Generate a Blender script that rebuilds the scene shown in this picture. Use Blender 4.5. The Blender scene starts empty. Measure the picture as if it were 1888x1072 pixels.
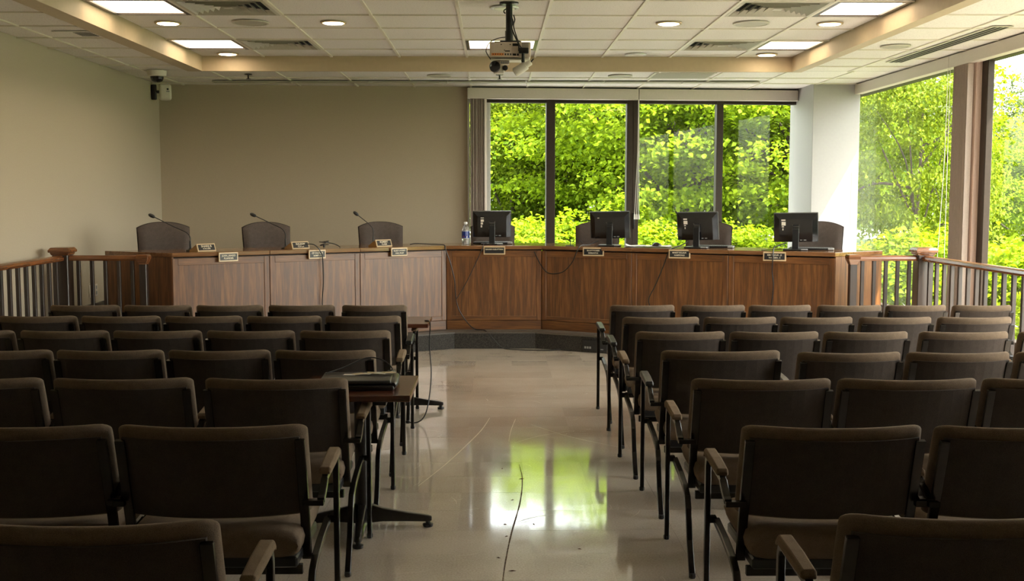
import bpy, bmesh, math, random
import numpy as np
from mathutils import Vector, Matrix
S = bpy.context.scene
COL = S.collection
R = math.radians

# ---------------------------------------------------------------- camera, sky, sun, exposure
cam = bpy.data.cameras.new('camera')
cam.sensor_width = 36.0
cam.lens = 36.0 * 2062.0 / 1888.0
cam.clip_start = 0.05
cam.clip_end = 500
cam_ob = bpy.data.objects.new('camera', cam)
COL.objects.link(cam_ob)
cam_ob.location = (0, 0, 1.65)
cam_ob.rotation_euler = (R(90 - 4.879), 0, -R(0.941))
S.camera = cam_ob

SUN_DIR = Vector((-0.45, 0.26, -0.82)).normalized()      # direction the light travels
world = bpy.data.worlds.new('sky')
S.world = world
world.use_nodes = True
wn = world.node_tree
sky = wn.nodes.new('ShaderNodeTexSky')
sky.sky_type = 'NISHITA'
sky.sun_disc = False
sky.sun_elevation = math.asin(-SUN_DIR.z)
sky.sun_rotation = math.atan2(-SUN_DIR.x, -SUN_DIR.y)
sky.air_density = 1.0
sky.dust_density = 2.5
bg = wn.nodes['Background']
bg.inputs['Strength'].default_value = 0.68
haze = wn.nodes.new('ShaderNodeHueSaturation')           # thin bright summer cloud: a paler sky
haze.inputs['Saturation'].default_value = 0.38
wn.links.new(sky.outputs[0], haze.inputs['Color'])
warm = wn.nodes.new('ShaderNodeMixRGB'); warm.blend_type = 'MULTIPLY'
warm.inputs[0].default_value = 1.0
warm.inputs[2].default_value = (1.06, 1.0, 0.90, 1)
wn.links.new(haze.outputs[0], warm.inputs[1])
wn.links.new(warm.outputs[0], bg.inputs[0])

sun = bpy.data.lights.new('sun', 'SUN')
sun.energy = 8.0
sun.angle = R(0.6)
sun.color = (1.0, 0.97, 0.92)
sun_ob = bpy.data.objects.new('sun', sun)
COL.objects.link(sun_ob)
sun_ob.rotation_euler = SUN_DIR.to_track_quat('-Z', 'Y').to_euler()
sun_ob.location = (20, -10, 30)

S.view_settings.view_transform = 'Standard'
S.view_settings.look = 'None'
S.view_settings.gamma = 1.0
S.view_settings.use_curve_mapping = False
S.view_settings.exposure = 1.48
S.cycles.max_bounces = 10
S.cycles.diffuse_bounces = 6
S.cycles.transparent_max_bounces = 16
S.cycles.sample_clamp_indirect = 6.0
S.cycles.use_denoising = True
TROFFER = 2.6
DOWNLIGHT = 14.0

# ---------------------------------------------------------------- materials
def nodes(name):
    m = bpy.data.materials.new(name)
    m.use_nodes = True
    nt = m.node_tree
    return m, nt, nt.nodes['Principled BSDF']

def inp(b, **k):
    for n, v in k.items():
        b.inputs[n.replace('_', ' ')].default_value = v

def c4(c):
    return (c[0], c[1], c[2], 1.0)

def coords(nt, scale=(1, 1, 1), kind='Object'):
    tc = nt.nodes.new('ShaderNodeTexCoord')
    mp = nt.nodes.new('ShaderNodeMapping')
    mp.inputs['Scale'].default_value = scale
    nt.links.new(tc.outputs[kind], mp.inputs[0])
    return mp.outputs[0]

def noise(nt, vec, scale, detail=4, rough=0.55, dist=0.0):
    n = nt.nodes.new('ShaderNodeTexNoise')
    n.inputs['Scale'].default_value = scale
    n.inputs['Detail'].default_value = detail
    n.inputs['Roughness'].default_value = rough
    n.inputs['Distortion'].default_value = dist
    nt.links.new(vec, n.inputs['Vector'])
    return n.outputs['Fac']

def ramp(nt, fac, stops):
    r = nt.nodes.new('ShaderNodeValToRGB')
    e = r.color_ramp.elements
    while len(e) < len(stops):
        e.new(0.5)
    for i, (p, c) in enumerate(stops):
        e[i].position = p
        e[i].color = c4(c) if not isinstance(c, (int, float)) else (c, c, c, 1)
    nt.links.new(fac, r.inputs[0])
    return r.outputs[0]

def bump(nt, b, h, strength=0.2, dist=0.002):
    bn = nt.nodes.new('ShaderNodeBump')
    bn.inputs['Strength'].default_value = strength
    bn.inputs['Distance'].default_value = dist
    nt.links.new(h, bn.inputs['Height'])
    nt.links.new(bn.outputs[0], b.inputs['Normal'])

def mathn(nt, op, a, v):
    n = nt.nodes.new('ShaderNodeMath')
    n.operation = op
    nt.links.new(a, n.inputs[0])
    if isinstance(v, (int, float)):
        n.inputs[1].default_value = v
    else:
        nt.links.new(v, n.inputs[1])
    return n.outputs[0]

def plain(name, col, rough=0.5, metal=0.0, var=0.12, scale=40, bmp=0.0, spec=0.5):
    m, nt, b = nodes(name)
    v = coords(nt)
    f = noise(nt, v, scale, 3)
    lo = [max(0, c * (1 - var)) for c in col]
    hi = [min(1, c * (1 + var)) for c in col]
    nt.links.new(ramp(nt, f, [(0.3, lo), (0.7, hi)]), b.inputs['Base Color'])
    inp(b, Roughness=rough, Metallic=metal)
    b.inputs['Specular IOR Level'].default_value = spec
    if bmp:
        bump(nt, b, f, bmp, 0.002)
    return m

def fabric(name, col, weave=420, var=0.35, rough=0.95):
    m, nt, b = nodes(name)
    v = coords(nt)
    f = noise(nt, v, weave, 2)
    g = noise(nt, v, 26, 4)
    f2 = mathn(nt, 'ADD', mathn(nt, 'MULTIPLY', f, 0.7), mathn(nt, 'MULTIPLY', g, 0.3))
    lo = [c * (1 - var) for c in col]
    hi = [c * (1 + var) for c in col]
    nt.links.new(ramp(nt, f2, [(0.32, lo), (0.68, hi)]), b.inputs['Base Color'])
    inp(b, Roughness=rough)
    b.inputs['Sheen Weight'].default_value = 0.25
    b.inputs['Sheen Tint'].default_value = c4([min(1, c * 4) for c in col])
    b.inputs['Specular IOR Level'].default_value = 0.2
    bump(nt, b, f, 0.5, 0.002)
    return m

def wood(name, dark, mid, light, axis='z', rough=0.42, figure=1.0):
    m, nt, b = nodes(name)
    along = {'x': 0, 'y': 1, 'z': 2}[axis]
    s1 = [42.0] * 3; s1[along] = 1.5
    s2 = [9.0] * 3; s2[along] = 0.5
    pores = noise(nt, coords(nt, s1), 3.2, 6, 0.65, 0.2)
    fig = noise(nt, coords(nt, s2), 1.3, 3, 0.5, 0.5)
    ring = mathn(nt, 'PINGPONG', mathn(nt, 'MULTIPLY', fig, 9.0 * figure), 1.0)
    mixed = mathn(nt, 'ADD', mathn(nt, 'MULTIPLY', pores, 0.78), mathn(nt, 'MULTIPLY', ring, 0.20))
    nt.links.new(ramp(nt, mixed, [(0.28, dark), (0.5, mid), (0.78, light)]), b.inputs['Base Color'])
    inp(b, Roughness=rough)
    b.inputs['Specular IOR Level'].default_value = 0.9
    bump(nt, b, pores, 0.12, 0.001)
    return m

def emit(name, col, st):
    m, nt, b = nodes(name)
    v = coords(nt, (1, 1, 1))
    f = noise(nt, v, 2.0, 2)
    nt.links.new(ramp(nt, f, [(0.3, [c * 0.93 for c in col]), (0.7, col)]), b.inputs['Emission Color'])
    inp(b, Roughness=0.4)
    b.inputs['Base Color'].default_value = c4(col)
    b.inputs['Emission Strength'].default_value = st
    return m

M = {}
M['wall'] = plain('wall_vinyl', (0.47, 0.41, 0.315), 0.75, 0, 0.05, 160, 0.15)
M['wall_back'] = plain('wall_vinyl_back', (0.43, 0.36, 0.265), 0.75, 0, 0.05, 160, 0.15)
M['white_paint'] = plain('white_paint', (0.35, 0.335, 0.33), 0.6, 0, 0.02, 30, 0.03)
M['cream_paint'] = plain('cream_paint', (0.50, 0.40, 0.27), 0.6, 0, 0.03, 20, 0.03)
M['valance'] = plain('valance_beige', (0.62, 0.56, 0.50), 0.6, 0, 0.03, 60)
M['vane'] = plain('vane_fabric', (0.45, 0.37, 0.32), 0.85, 0, 0.08, 120)
M['pier'] = plain('pier_pink', (0.50, 0.36, 0.30), 0.7, 0, 0.04, 90, 0.05)
M['bronze'] = plain('bronze_frame', (0.040, 0.028, 0.020), 0.5, 0.0, 0.1, 30, 0.0, 0.2)
M['alu'] = plain('pale_trim', (0.62, 0.62, 0.60), 0.4, 0.3, 0.05, 30)
M['black'] = plain('black_plastic', (0.012, 0.012, 0.013), 0.35, 0, 0.2, 200)
M['black_gloss'] = plain('black_gloss', (0.010, 0.010, 0.011), 0.16, 0, 0.2, 60)
M['grey_plastic'] = plain('grey_plastic', (0.30, 0.31, 0.32), 0.3, 0, 0.06, 60)
M['dark_metal'] = plain('dark_metal', (0.035, 0.03, 0.027), 0.28, 0.6, 0.15, 60)
M['chair_metal'] = plain('chair_bar_metal', (0.030, 0.026, 0.023), 0.26, 0.75, 0.15, 60)
M['bezel'] = plain('bezel_dark', (0.05, 0.052, 0.055), 0.3, 0, 0.06, 60)
M['chrome'] = plain('chrome', (0.6, 0.6, 0.6), 0.2, 1.0, 0.05, 30)
M['fabric'] = fabric('chair_fabric', (0.140, 0.100, 0.068))
M['fabric_back'] = fabric('chair_shell_fabric', (0.050, 0.039, 0.033))
M['fabric_pad'] = fabric('arm_pad_fabric', (0.15, 0.105, 0.065))
M['exec'] = fabric('exec_fabric', (0.090, 0.072, 0.064), 300)
M['exec_pipe'] = fabric('exec_piping', (0.06, 0.048, 0.044), 300)
OD, OM, OL = (0.042, 0.013, 0.002), (0.145, 0.050, 0.008), (0.29, 0.125, 0.032)
M['oak_z'] = wood('oak_upright', OD, OM, OL, 'z')
M['oak_x'] = wood('oak_lengthwise', OD, OM, OL, 'x')
M['oak_top'] = wood('oak_worktop', (0.09, 0.035, 0.014), (0.21, 0.10, 0.042), (0.30, 0.155, 0.07), 'x', 0.10, 0.6)
M['rail'] = wood('stained_rail', (0.07, 0.022, 0.007), (0.17, 0.06, 0.018), (0.30, 0.12, 0.04), 'y', 0.22, 0.7)
M['rail_x'] = wood('stained_rail_cross', (0.07, 0.022, 0.007), (0.17, 0.06, 0.018), (0.30, 0.12, 0.04), 'x', 0.22, 0.7)
M['newel'] = wood('newel_dark', (0.010, 0.005, 0.004), (0.022, 0.011, 0.007), (0.04, 0.02, 0.012), 'z', 0.4, 0.7)
M['mahogany'] = wood('mahogany_laminate', (0.045, 0.012, 0.006), (0.085, 0.024, 0.011), (0.13, 0.042, 0.02), 'x', 0.22, 0.6)
M['plate_wood'] = wood('plate_wood', (0.45, 0.31, 0.16), (0.58, 0.43, 0.25), (0.66, 0.52, 0.33), 'x', 0.4, 0.6)
M['wedge_wood'] = wood('wedge_wood', (0.20, 0.09, 0.015), (0.30, 0.15, 0.03), (0.38, 0.2, 0.05), 'y', 0.4, 0.6)
M['plate_black'] = plain('plate_black', (0.022, 0.022, 0.024), 0.3, 0, 0.1, 80)
M['letter'] = plain('letter_cream', (0.75, 0.68, 0.52), 0.5, 0, 0.03, 80)
M['step'] = plain('terrazzo_step', (0.040, 0.036, 0.031), 0.6, 0, 0.7, 90, 0.05, 0.2)
M['step_edge'] = plain('step_nosing', (0.085, 0.072, 0.06), 0.45, 0, 0.2, 120)
M['dais'] = plain('dais_carpet', (0.10, 0.085, 0.07), 0.95, 0, 0.3, 200, 0.2)
M['paper'] = plain('paper', (0.82, 0.83, 0.86), 0.7, 0, 0.02, 30)
M['sticker'] = plain('sticker', (0.72, 0.66, 0.58), 0.6, 0, 0.05, 60)
M['leather'] = plain('leatherette', (0.016, 0.014, 0.013), 0.33, 0, 0.3, 150, 0.3)
M['proj'] = plain('projector_case', (0.60, 0.50, 0.42), 0.45, 0, 0.05, 80)
M['orange'] = plain('orange_ports', (0.80, 0.28, 0.06), 0.5, 0, 0.08, 80)
M['cam_white'] = plain('camera_white', (0.70, 0.66, 0.58), 0.45, 0, 0.03, 60)
M['grille'] = plain('grille_cream', (0.42, 0.40, 0.33), 0.6, 0, 0.15, 300)
M['vent'] = plain('vent_cream', (0.52, 0.49, 0.41), 0.5, 0, 0.05, 60)
M['void'] = plain('dark_void', (0.012, 0.011, 0.010), 0.9, 0, 0.1, 30)
M['blue'] = plain('label_blue', (0.012, 0.035, 0.26), 0.35, 0, 0.1, 40)
M['red'] = plain('label_red', (0.40, 0.07, 0.05), 0.4, 0, 0.1, 40)
M['outlet'] = plain('outlet_ivory', (0.74, 0.70, 0.63), 0.4, 0, 0.02, 60)
M['exterior'] = plain('exterior_soffit', (0.62, 0.58, 0.48), 0.8, 0, 0.05, 12)
M['debris'] = plain('debris_brown', (0.09, 0.022, 0.014), 0.8, 0, 0.3, 200)
M['scratch'] = plain('scratch_pale', (0.62, 0.56, 0.46), 0.6, 0, 0.15, 60)
M['gouge'] = plain('gouge_dark', (0.16, 0.105, 0.075), 0.8, 0, 0.75, 30)
M['lamp'] = emit('troffer_diffuser', (1.0, 0.80, 0.56), TROFFER)
M['lamp_small'] = emit('downlight_lens', (1.0, 0.84, 0.60), DOWNLIGHT)
M['lamp_off'] = plain('downlight_off', (0.72, 0.68, 0.58), 0.3, 0.2, 0.05, 30)
M['soil'] = plain('lawn', (0.07, 0.13, 0.02), 0.95, 0, 0.5, 3)
M['bounce_brown'] = plain('bounce_ground', (0.17, 0.14, 0.115), 0.95, 0, 0.35, 9)  # brown-grey of the added bounce ground, less green than the lawn
M['concrete'] = plain('pale_paving', (0.45, 0.44, 0.43), 0.9, 0, 0.12, 4)
M['bark'] = plain('bark', (0.075, 0.055, 0.042), 0.9, 0, 0.45, 14, 0.6)
M['tbar'] = plain('ceiling_tee', (0.72, 0.68, 0.58), 0.5, 0, 0.03, 30)

def tile_mat():
    m, nt, b = nodes('ceiling_tile')
    v = coords(nt)
    pits = noise(nt, v, 95, 3, 0.6)
    col = ramp(nt, pits, [(0.30, (0.40, 0.36, 0.33)), (0.40, (0.75, 0.715, 0.68)), (0.75, (0.81, 0.775, 0.74))])
    nt.links.new(col, b.inputs['Base Color'])
    inp(b, Roughness=0.9)
    bump(nt, b, pits, 0.4, 0.003)
    return m
M['tile'] = tile_mat()

def floor_mat():
    m, nt, b = nodes('vinyl_floor_tile')
    v = coords(nt, kind='Object')
    oi = nt.nodes.new('ShaderNodeObjectInfo')
    va = nt.nodes.new('ShaderNodeVectorMath'); va.operation = 'ADD'
    geo = nt.nodes.new('ShaderNodeNewGeometry')
    nt.links.new(geo.outputs['Position'], va.inputs[0])
    big = noise(nt, va.outputs[0], 0.9, 5, 0.6)
    speck = noise(nt, va.outputs[0], 110, 3, 0.6)
    mix = mathn(nt, 'ADD', mathn(nt, 'MULTIPLY', big, 0.55), mathn(nt, 'MULTIPLY', speck, 0.45))
    col = ramp(nt, mix, [(0.36, (0.52, 0.44, 0.355)), (0.50, (0.67, 0.585, 0.49)), (0.64, (0.78, 0.70, 0.60))])
    hsv = nt.nodes.new('ShaderNodeHueSaturation')
    nt.links.new(col, hsv.inputs['Color'])
    mr = nt.nodes.new('ShaderNodeMapRange')
    mr.inputs[3].default_value = 0.92; mr.inputs[4].default_value = 1.08
    nt.links.new(oi.outputs['Random'], mr.inputs[0])
    nt.links.new(mr.outputs[0], hsv.inputs['Value'])
    nt.links.new(hsv.outputs[0], b.inputs['Base Color'])
    smear = noise(nt, va.outputs[0], 2.6, 5, 0.7, 0.8)
    nt.links.new(ramp(nt, smear, [(0.35, 0.05), (0.7, 0.16)]), b.inputs['Roughness'])
    b.inputs['Specular IOR Level'].default_value = 1.0
    b.inputs['Coat Weight'].default_value = 0.6
    b.inputs['Coat Roughness'].default_value = 0.05
    wav = noise(nt, va.outputs[0], 9.0, 3, 0.6)
    bump(nt, b, wav, 0.06, 0.004)
    return m
M['floor'] = floor_mat()

def glass_mat(name='window_glass', tint=(0.97, 0.99, 0.975)):
    m, nt, b = nodes(name)
    out = nt.nodes['Material Output']
    tr = nt.nodes.new('ShaderNodeBsdfTransparent'); tr.inputs[0].default_value = c4(tint)
    gl = nt.nodes.new('ShaderNodeBsdfGlossy'); gl.inputs['Roughness'].default_value = 0.0
    gl.inputs[0].default_value = (0.95, 0.97, 0.96, 1)
    fr = nt.nodes.new('ShaderNodeFresnel'); fr.inputs[0].default_value = 1.52
    mx = nt.nodes.new('ShaderNodeMixShader')
    geo = nt.nodes.new('ShaderNodeNewGeometry')      # a thin pane: both faces meet air
    ior = nt.nodes.new('ShaderNodeMapRange')
    ior.inputs[3].default_value = 1.52; ior.inputs[4].default_value = 1 / 1.52
    nt.links.new(geo.outputs['Backfacing'], ior.inputs[0])
    nt.links.new(ior.outputs[0], fr.inputs[0])
    f2 = mathn(nt, 'MULTIPLY', fr.outputs[0], 0.22)
    nt.links.new(f2, mx.inputs[0])
    nt.links.new(tr.outputs[0], mx.inputs[1]); nt.links.new(gl.outputs[0], mx.inputs[2])
    nt.links.new(mx.outputs[0], out.inputs[0])
    return m
M['glass'] = glass_mat()

def clear_plastic():
    m, nt, b = nodes('clear_plastic')
    inp(b, Roughness=0.05, IOR=1.4)
    b.inputs['Transmission Weight'].default_value = 0.85
    b.inputs['Base Color'].default_value = (0.93, 0.95, 0.97, 1)
    return m
M['clear'] = clear_plastic()

def leaf_mat(name, dark, light, trans):
    m, nt, b = nodes(name)
    out = nt.nodes['Material Output']
    geo = nt.nodes.new('ShaderNodeNewGeometry')
    big = noise(nt, coords(nt), 0.55, 3)
    f = mathn(nt, 'ADD', mathn(nt, 'MULTIPLY', geo.outputs['Random Per Island'], 0.55), mathn(nt, 'MULTIPLY', big, 0.55))
    col = ramp(nt, f, [(0.15, dark), (0.85, light)])
    nt.links.new(col, b.inputs['Base Color'])
    inp(b, Roughness=0.6)
    b.inputs['Specular IOR Level'].default_value = 0.1
    tl = nt.nodes.new('ShaderNodeBsdfTranslucent')
    tcol = ramp(nt, f, [(0.15, [c * 0.7 for c in trans]), (0.85, trans)])
    nt.links.new(tcol, tl.inputs[0])
    mx = nt.nodes.new('ShaderNodeMixShader'); mx.inputs[0].default_value = 0.32
    nt.links.new(b.outputs[0], mx.inputs[1]); nt.links.new(tl.outputs[0], mx.inputs[2])
    nt.links.new(mx.outputs[0], out.inputs[0])
    return m
M['leaf_maple'] = leaf_mat('maple_leaf', (0.040, 0.100, 0.004), (0.255, 0.345, 0.013), (0.40, 0.53, 0.013))
M['leaf_yellow'] = leaf_mat('yellow_green_leaf', (0.040, 0.085, 0.005), (0.17, 0.215, 0.012), (0.25, 0.32, 0.012))
M['leaf_pale'] = leaf_mat('pale_leaf', (0.057, 0.090, 0.024), (0.157, 0.190, 0.076), (0.181, 0.238, 0.066))
M['leaf_dark'] = leaf_mat('dark_leaf', (0.027, 0.060, 0.008), (0.082, 0.136, 0.022), (0.120, 0.196, 0.022))

# ---------------------------------------------------------------- mesh helpers
class MB:
    def __init__(s):
        s.v = []; s.f = []
    def add(s, vs, fs):
        n = len(s.v)
        s.v += [tuple(p) for p in vs]
        s.f += [tuple(i + n for i in q) for q in fs]
        return s
    def box(s, x0, x1, y0, y1, z0, z1, mat=None):
        vs = [(x, y, z) for z in (z0, z1) for y in (y0, y1) for x in (x0, x1)]
        if mat is not None:
            vs = [tuple(mat @ Vector(p)) for p in vs]
        return s.add(vs, [(0, 2, 3, 1), (4, 5, 7, 6), (0, 1, 5, 4), (2, 6, 7, 3), (0, 4, 6, 2), (1, 3, 7, 5)])
    def prism(s, poly, z0, z1):
        n = len(poly)
        a = sum(poly[i][0] * poly[(i + 1) % n][1] - poly[(i + 1) % n][0] * poly[i][1] for i in range(n))
        if a < 0:
            poly = poly[::-1]
        vs = [(x, y, z0) for x, y in poly] + [(x, y, z1) for x, y in poly]
        fs = [tuple(range(n - 1, -1, -1)), tuple(range(n, 2 * n))]
        fs += [(i, (i + 1) % n, n + (i + 1) % n, n + i) for i in range(n)]
        return s.add(vs, fs)
    def tube(s, pts, r, n=8, r1=None):
        pts = [Vector(p) for p in pts]
        k = len(pts); rings = []
        up = Vector((0, 0, 1))
        prev = None
        for i, p in enumerate(pts):
            t = (pts[min(i + 1, k - 1)] - pts[max(i - 1, 0)]).normalized()
            if prev is None:
                a = t.cross(up if abs(t.z) < 0.9 else Vector((1, 0, 0))).normalized()
            else:
                a = (prev - t * prev.dot(t)).normalized()
            prev = a
            b = t.cross(a)
            rr = r if r1 is None else r + (r1 - r) * i / max(1, k - 1)
            if isinstance(r, (list, tuple)):
                rr = r[i]
            rings.append([p + a * (rr * math.cos(2 * math.pi * j / n)) + b * (rr * math.sin(2 * math.pi * j / n)) for j in range(n)])
        vs = [p for q in rings for p in q]
        fs = [(i * n + j, i * n + (j + 1) % n, (i + 1) * n + (j + 1) % n, (i + 1) * n + j) for i in range(k - 1) for j in range(n)]
        fs += [tuple(range(n - 1, -1, -1)), tuple(range((k - 1) * n, k * n))]
        return s.add(vs, fs)
    def bar(s, pts, w, t, x0=0.0):
        """flat bar: path of (y,z) in the plane x=x0; w across x, t in plane"""
        P = [Vector((p[0], p[1])) for p in pts]
        k = len(P); vs = []
        for i, p in enumerate(P):
            d = (P[min(i + 1, k - 1)] - P[max(i - 1, 0)]).normalized()
            nrm = Vector((-d.y, d.x))
            if 0 < i < k - 1:
                d1 = (P[i] - P[i - 1]).normalized(); nn = Vector((-d1.y, d1.x))
                sc = 1.0 / max(0.5, nn.dot(nrm))
            else:
                sc = 1.0
            a = p + nrm * (t / 2 * sc); b = p - nrm * (t / 2 * sc)
            vs += [(x0 - w / 2, a.x, a.y), (x0 + w / 2, a.x, a.y), (x0 + w / 2, b.x, b.y), (x0 - w / 2, b.x, b.y)]
        fs = [(4 * i + j, 4 * i + (j + 1) % 4, 4 * i + 4 + (j + 1) % 4, 4 * i + 4 + j) for i in range(k - 1) for j in range(4)]
        fs += [(3, 2, 1, 0), tuple(4 * (k - 1) + j for j in range(4))]
        return s.add(vs, fs)
    def lathe(s, prof, n=16, c=(0, 0, 0), mat=None):
        vs = []
        for r, z in prof:
            for j in range(n):
                p = Vector((r * math.cos(2 * math.pi * j / n), r * math.sin(2 * math.pi * j / n), z))
                if mat is not None:
                    p = mat @ p
                vs.append(p + Vector(c))
        k = len(prof)
        fs = [(i * n + j, i * n + (j + 1) % n, (i + 1) * n + (j + 1) % n, (i + 1) * n + j) for i in range(k - 1) for j in range(n)]
        fs += [tuple(range(n - 1, -1, -1)), tuple(range((k - 1) * n, k * n))]
        return s.add(vs, fs)
    def rings(s, rings):
        n = len(rings[0]); k = len(rings)
        vs = [p for q in rings for p in q]
        fs = [(i * n + j, i * n + (j + 1) % n, (i + 1) * n + (j + 1) % n, (i + 1) * n + j) for i in range(k - 1) for j in range(n)]
        fs += [tuple(range(n - 1, -1, -1)), tuple(range((k - 1) * n, k * n))]
        return s.add(vs, fs)
    def mesh(s, name, bev=0.0, seg=1, smooth=False):
        me = bpy.data.meshes.new(name)
        me.from_pydata(s.v, [], s.f)
        bm = bmesh.new(); bm.from_mesh(me)
        bmesh.ops.recalc_face_normals(bm, faces=bm.faces)
        if bev:
            es = [e for e in bm.edges if len(e.link_faces) == 2 and e.calc_face_angle(0) > 0.6]
            bmesh.ops.bevel(bm, geom=es, offset=bev, segments=seg, profile=0.5, affect='EDGES', clamp_overlap=True)
        bm.to_mesh(me); bm.free()
        if smooth or (bev and seg > 1):
            me.shade_smooth()
            me.set_sharp_from_angle(angle=R(50))
        return me
    def build(s, name, mat, parent=None, bev=0.0, seg=1, smooth=False):
        me = s.mesh(name, bev, seg, smooth)
        me.materials.append(mat)
        o = bpy.data.objects.new(name, me)
        COL.objects.link(o)
        if parent is not None:
            o.parent = parent
        return o

def tag(o, label=None, cat=None, group=None, kind=None):
    if label: o['label'] = label
    if cat: o['category'] = cat
    if group: o['group'] = group
    if kind: o['kind'] = kind
    return o

def thing(name, label, cat, loc=(0, 0, 0), rz=0.0, group=None):
    o = bpy.data.objects.new(name, None)
    COL.objects.link(o)
    o.empty_display_size = 0.1
    o.location = loc
    o.rotation_euler = (0, 0, rz)
    return tag(o, label, cat, group)

def copy_tree(o, parent=None):
    c = o.copy(); COL.objects.link(c)
    if parent is not None:
        c.parent = parent
    for ch in list(o.children):
        copy_tree(ch, c)
    return c

def struct(o):
    o['kind'] = 'structure'
    return o

def smooth_path(pts, n=6):
    P = [Vector(p) for p in pts]
    out = []
    for i in range(len(P) - 1):
        p0 = P[max(i - 1, 0)]; p1 = P[i]; p2 = P[i + 1]; p3 = P[min(i + 2, len(P) - 1)]
        for j in range(n):
            t = j / n
            out.append(0.5 * ((2 * p1) + (-p0 + p2) * t + (2 * p0 - 5 * p1 + 4 * p2 - p3) * t * t + (-p0 + 3 * p1 - 3 * p2 + p3) * t ** 3))
    out.append(P[-1])
    return out

def lettering(txt, size, loc, rot, parent, mat, sx=1.0):
    c = bpy.data.curves.new('lettering', 'FONT')
    c.body = txt; c.size = size; c.align_x = 'CENTER'; c.align_y = 'CENTER'
    c.extrude = 0.0006; c.offset = size * 0.02
    c.materials.append(mat)
    tmp = bpy.data.objects.new('lettering_curve', c)
    COL.objects.link(tmp)
    me = bpy.data.meshes.new_from_object(tmp.evaluated_get(bpy.context.evaluated_depsgraph_get()))
    bpy.data.objects.remove(tmp); bpy.data.curves.remove(c)
    me.name = 'lettering'
    if not me.materials: me.materials.append(mat)
    o = bpy.data.objects.new('lettering', me)
    COL.objects.link(o)
    o.parent = parent; o.location = loc; o.rotation_euler = rot; o.scale = (sx, 1, 1)
    return o

rng = random.Random(7)
# ---------------------------------------------------------------- room shell
XL, XR = -4.27, 4.68
GX = 4.765                       # plane of the glass on the window side
ZC, ZT = 3.05, 3.20             # lower ceiling, tray ceiling
BA = math.atan(0.0733)          # the back wall stands slightly askew
def bwy(x): return 14.82 + 0.0733 * x
YR = -3.5

fl = struct(MB().box(XL - 0.3, 5.3, YR - 0.2, 16.2, -0.25, -0.002).build('floor', M['floor']))
fx0, ft = -1.245, 0.355
tile_me = MB().box(-ft / 2 + 0.0005, ft / 2 - 0.0005, -ft / 2 + 0.0005, ft / 2 - 0.0005, -0.006, 0).mesh('tile')
tile_me.materials.append(M['floor'])
for i in range(7):
    for j in range(26):
        y = 2.2 + ft * (j + 0.5)
        o = bpy.data.objects.new('tile', tile_me); COL.objects.link(o)
        o.parent = fl
        o.location = (fx0 + ft * (i + 0.5), y, 0)
        o.rotation_euler = (rng.uniform(-.0016, .0016), rng.uniform(-.0012, .0012), 0)
# scratches and gouges worn into the floor
def ribbon(pts, w, name, mat):
    pts = smooth_path([(x, y, 0.0009) for x, y in pts], 6)
    m = MB(); vs = []
    for i, p in enumerate(pts):
        d = pts[min(i + 1, len(pts) - 1)] - pts[max(i - 1, 0)]
        nn = Vector((-d.y, d.x, 0)).normalized()
        ww = w * (0.35 + 0.65 * math.sin(math.pi * (i + 0.6) / (len(pts) + 0.2))) * rng.uniform(0.7, 1.2)
        vs += [p + nn * ww / 2, p - nn * ww / 2]
    m.add(vs, [(2 * i, 2 * i + 1, 2 * i + 3, 2 * i + 2) for i in range(len(pts) - 1)])
    return m.build(name, mat, fl)
ribbon([(-0.03, 8.2), (-0.09, 7.75), (-0.20, 7.2), (-0.30, 6.75), (-0.43, 6.25)], 0.010, 'scratch', M['scratch'])
ribbon([(0.16, 8.15), (0.12, 7.75), (0.10, 7.4)], 0.005, 'scratch', M['scratch'])
ribbon([(0.27, 7.95), (0.40, 7.72), (0.55, 7.5), (0.83, 7.2)], 0.006, 'scratch', M['scratch'])
ribbon([(0.14, 7.35), (0.30, 7.55), (0.56, 7.75)], 0.005, 'scratch', M['scratch'])
ribbon([(0.155, 6.75), (0.165, 6.4), (0.14, 5.9), (0.085, 5.35), (0.05, 4.9), (0.03, 4.55)], 0.0075, 'gouge', M['gouge'])
ribbon([(0.08, 5.5), (0.2, 5.62), (0.33, 5.68)], 0.004, 'scratch', M['scratch'])
for k in range(60):
    x, y = rng.uniform(-0.5, 0.75), rng.uniform(4.6, 9.5)
    a = rng.uniform(0, 3.14); L = rng.uniform(0.04, 0.16)
    ribbon([(x, y), (x + L / 2 * math.cos(a) + 0.01, y + L / 2 * math.sin(a)), (x + L * math.cos(a), y + L * math.sin(a))], 0.0025, 'scratch', M['scratch'])

struct(MB().box(XL - 0.25, XL, YR, 14.9, -0.05, 3.6).build('wall_left', M['wall']))
struct(MB().box(XL - 0.25, 5.1, YR - 0.25, YR, -0.05, 3.6).build('wall_rear', M['wall']))
struct(MB().box(XR, 4.95, YR, 4.2, -0.05, 3.6).build('wall_right', M['wall']))
wbm = Matrix.Translation((0, 14.82, 0)) @ Matrix.Rotation(BA, 4, 'Z')
struct(MB().box(XL - 0.3, -0.342, 0, 0.25, -0.05, 3.6, wbm).build('wall_back', M['wall_back']))
struct(MB().box(4.064, 4.663, 14.3, 15.4, 0.1, ZC + 0.1).build('pillar', M['white_paint'], bev=0.004))
struct(MB().box(XL, XL + 0.03, 8.6, 14.6, 0, 0.50).build('baseboard_left', M['dark_metal'], bev=0.005))

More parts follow.
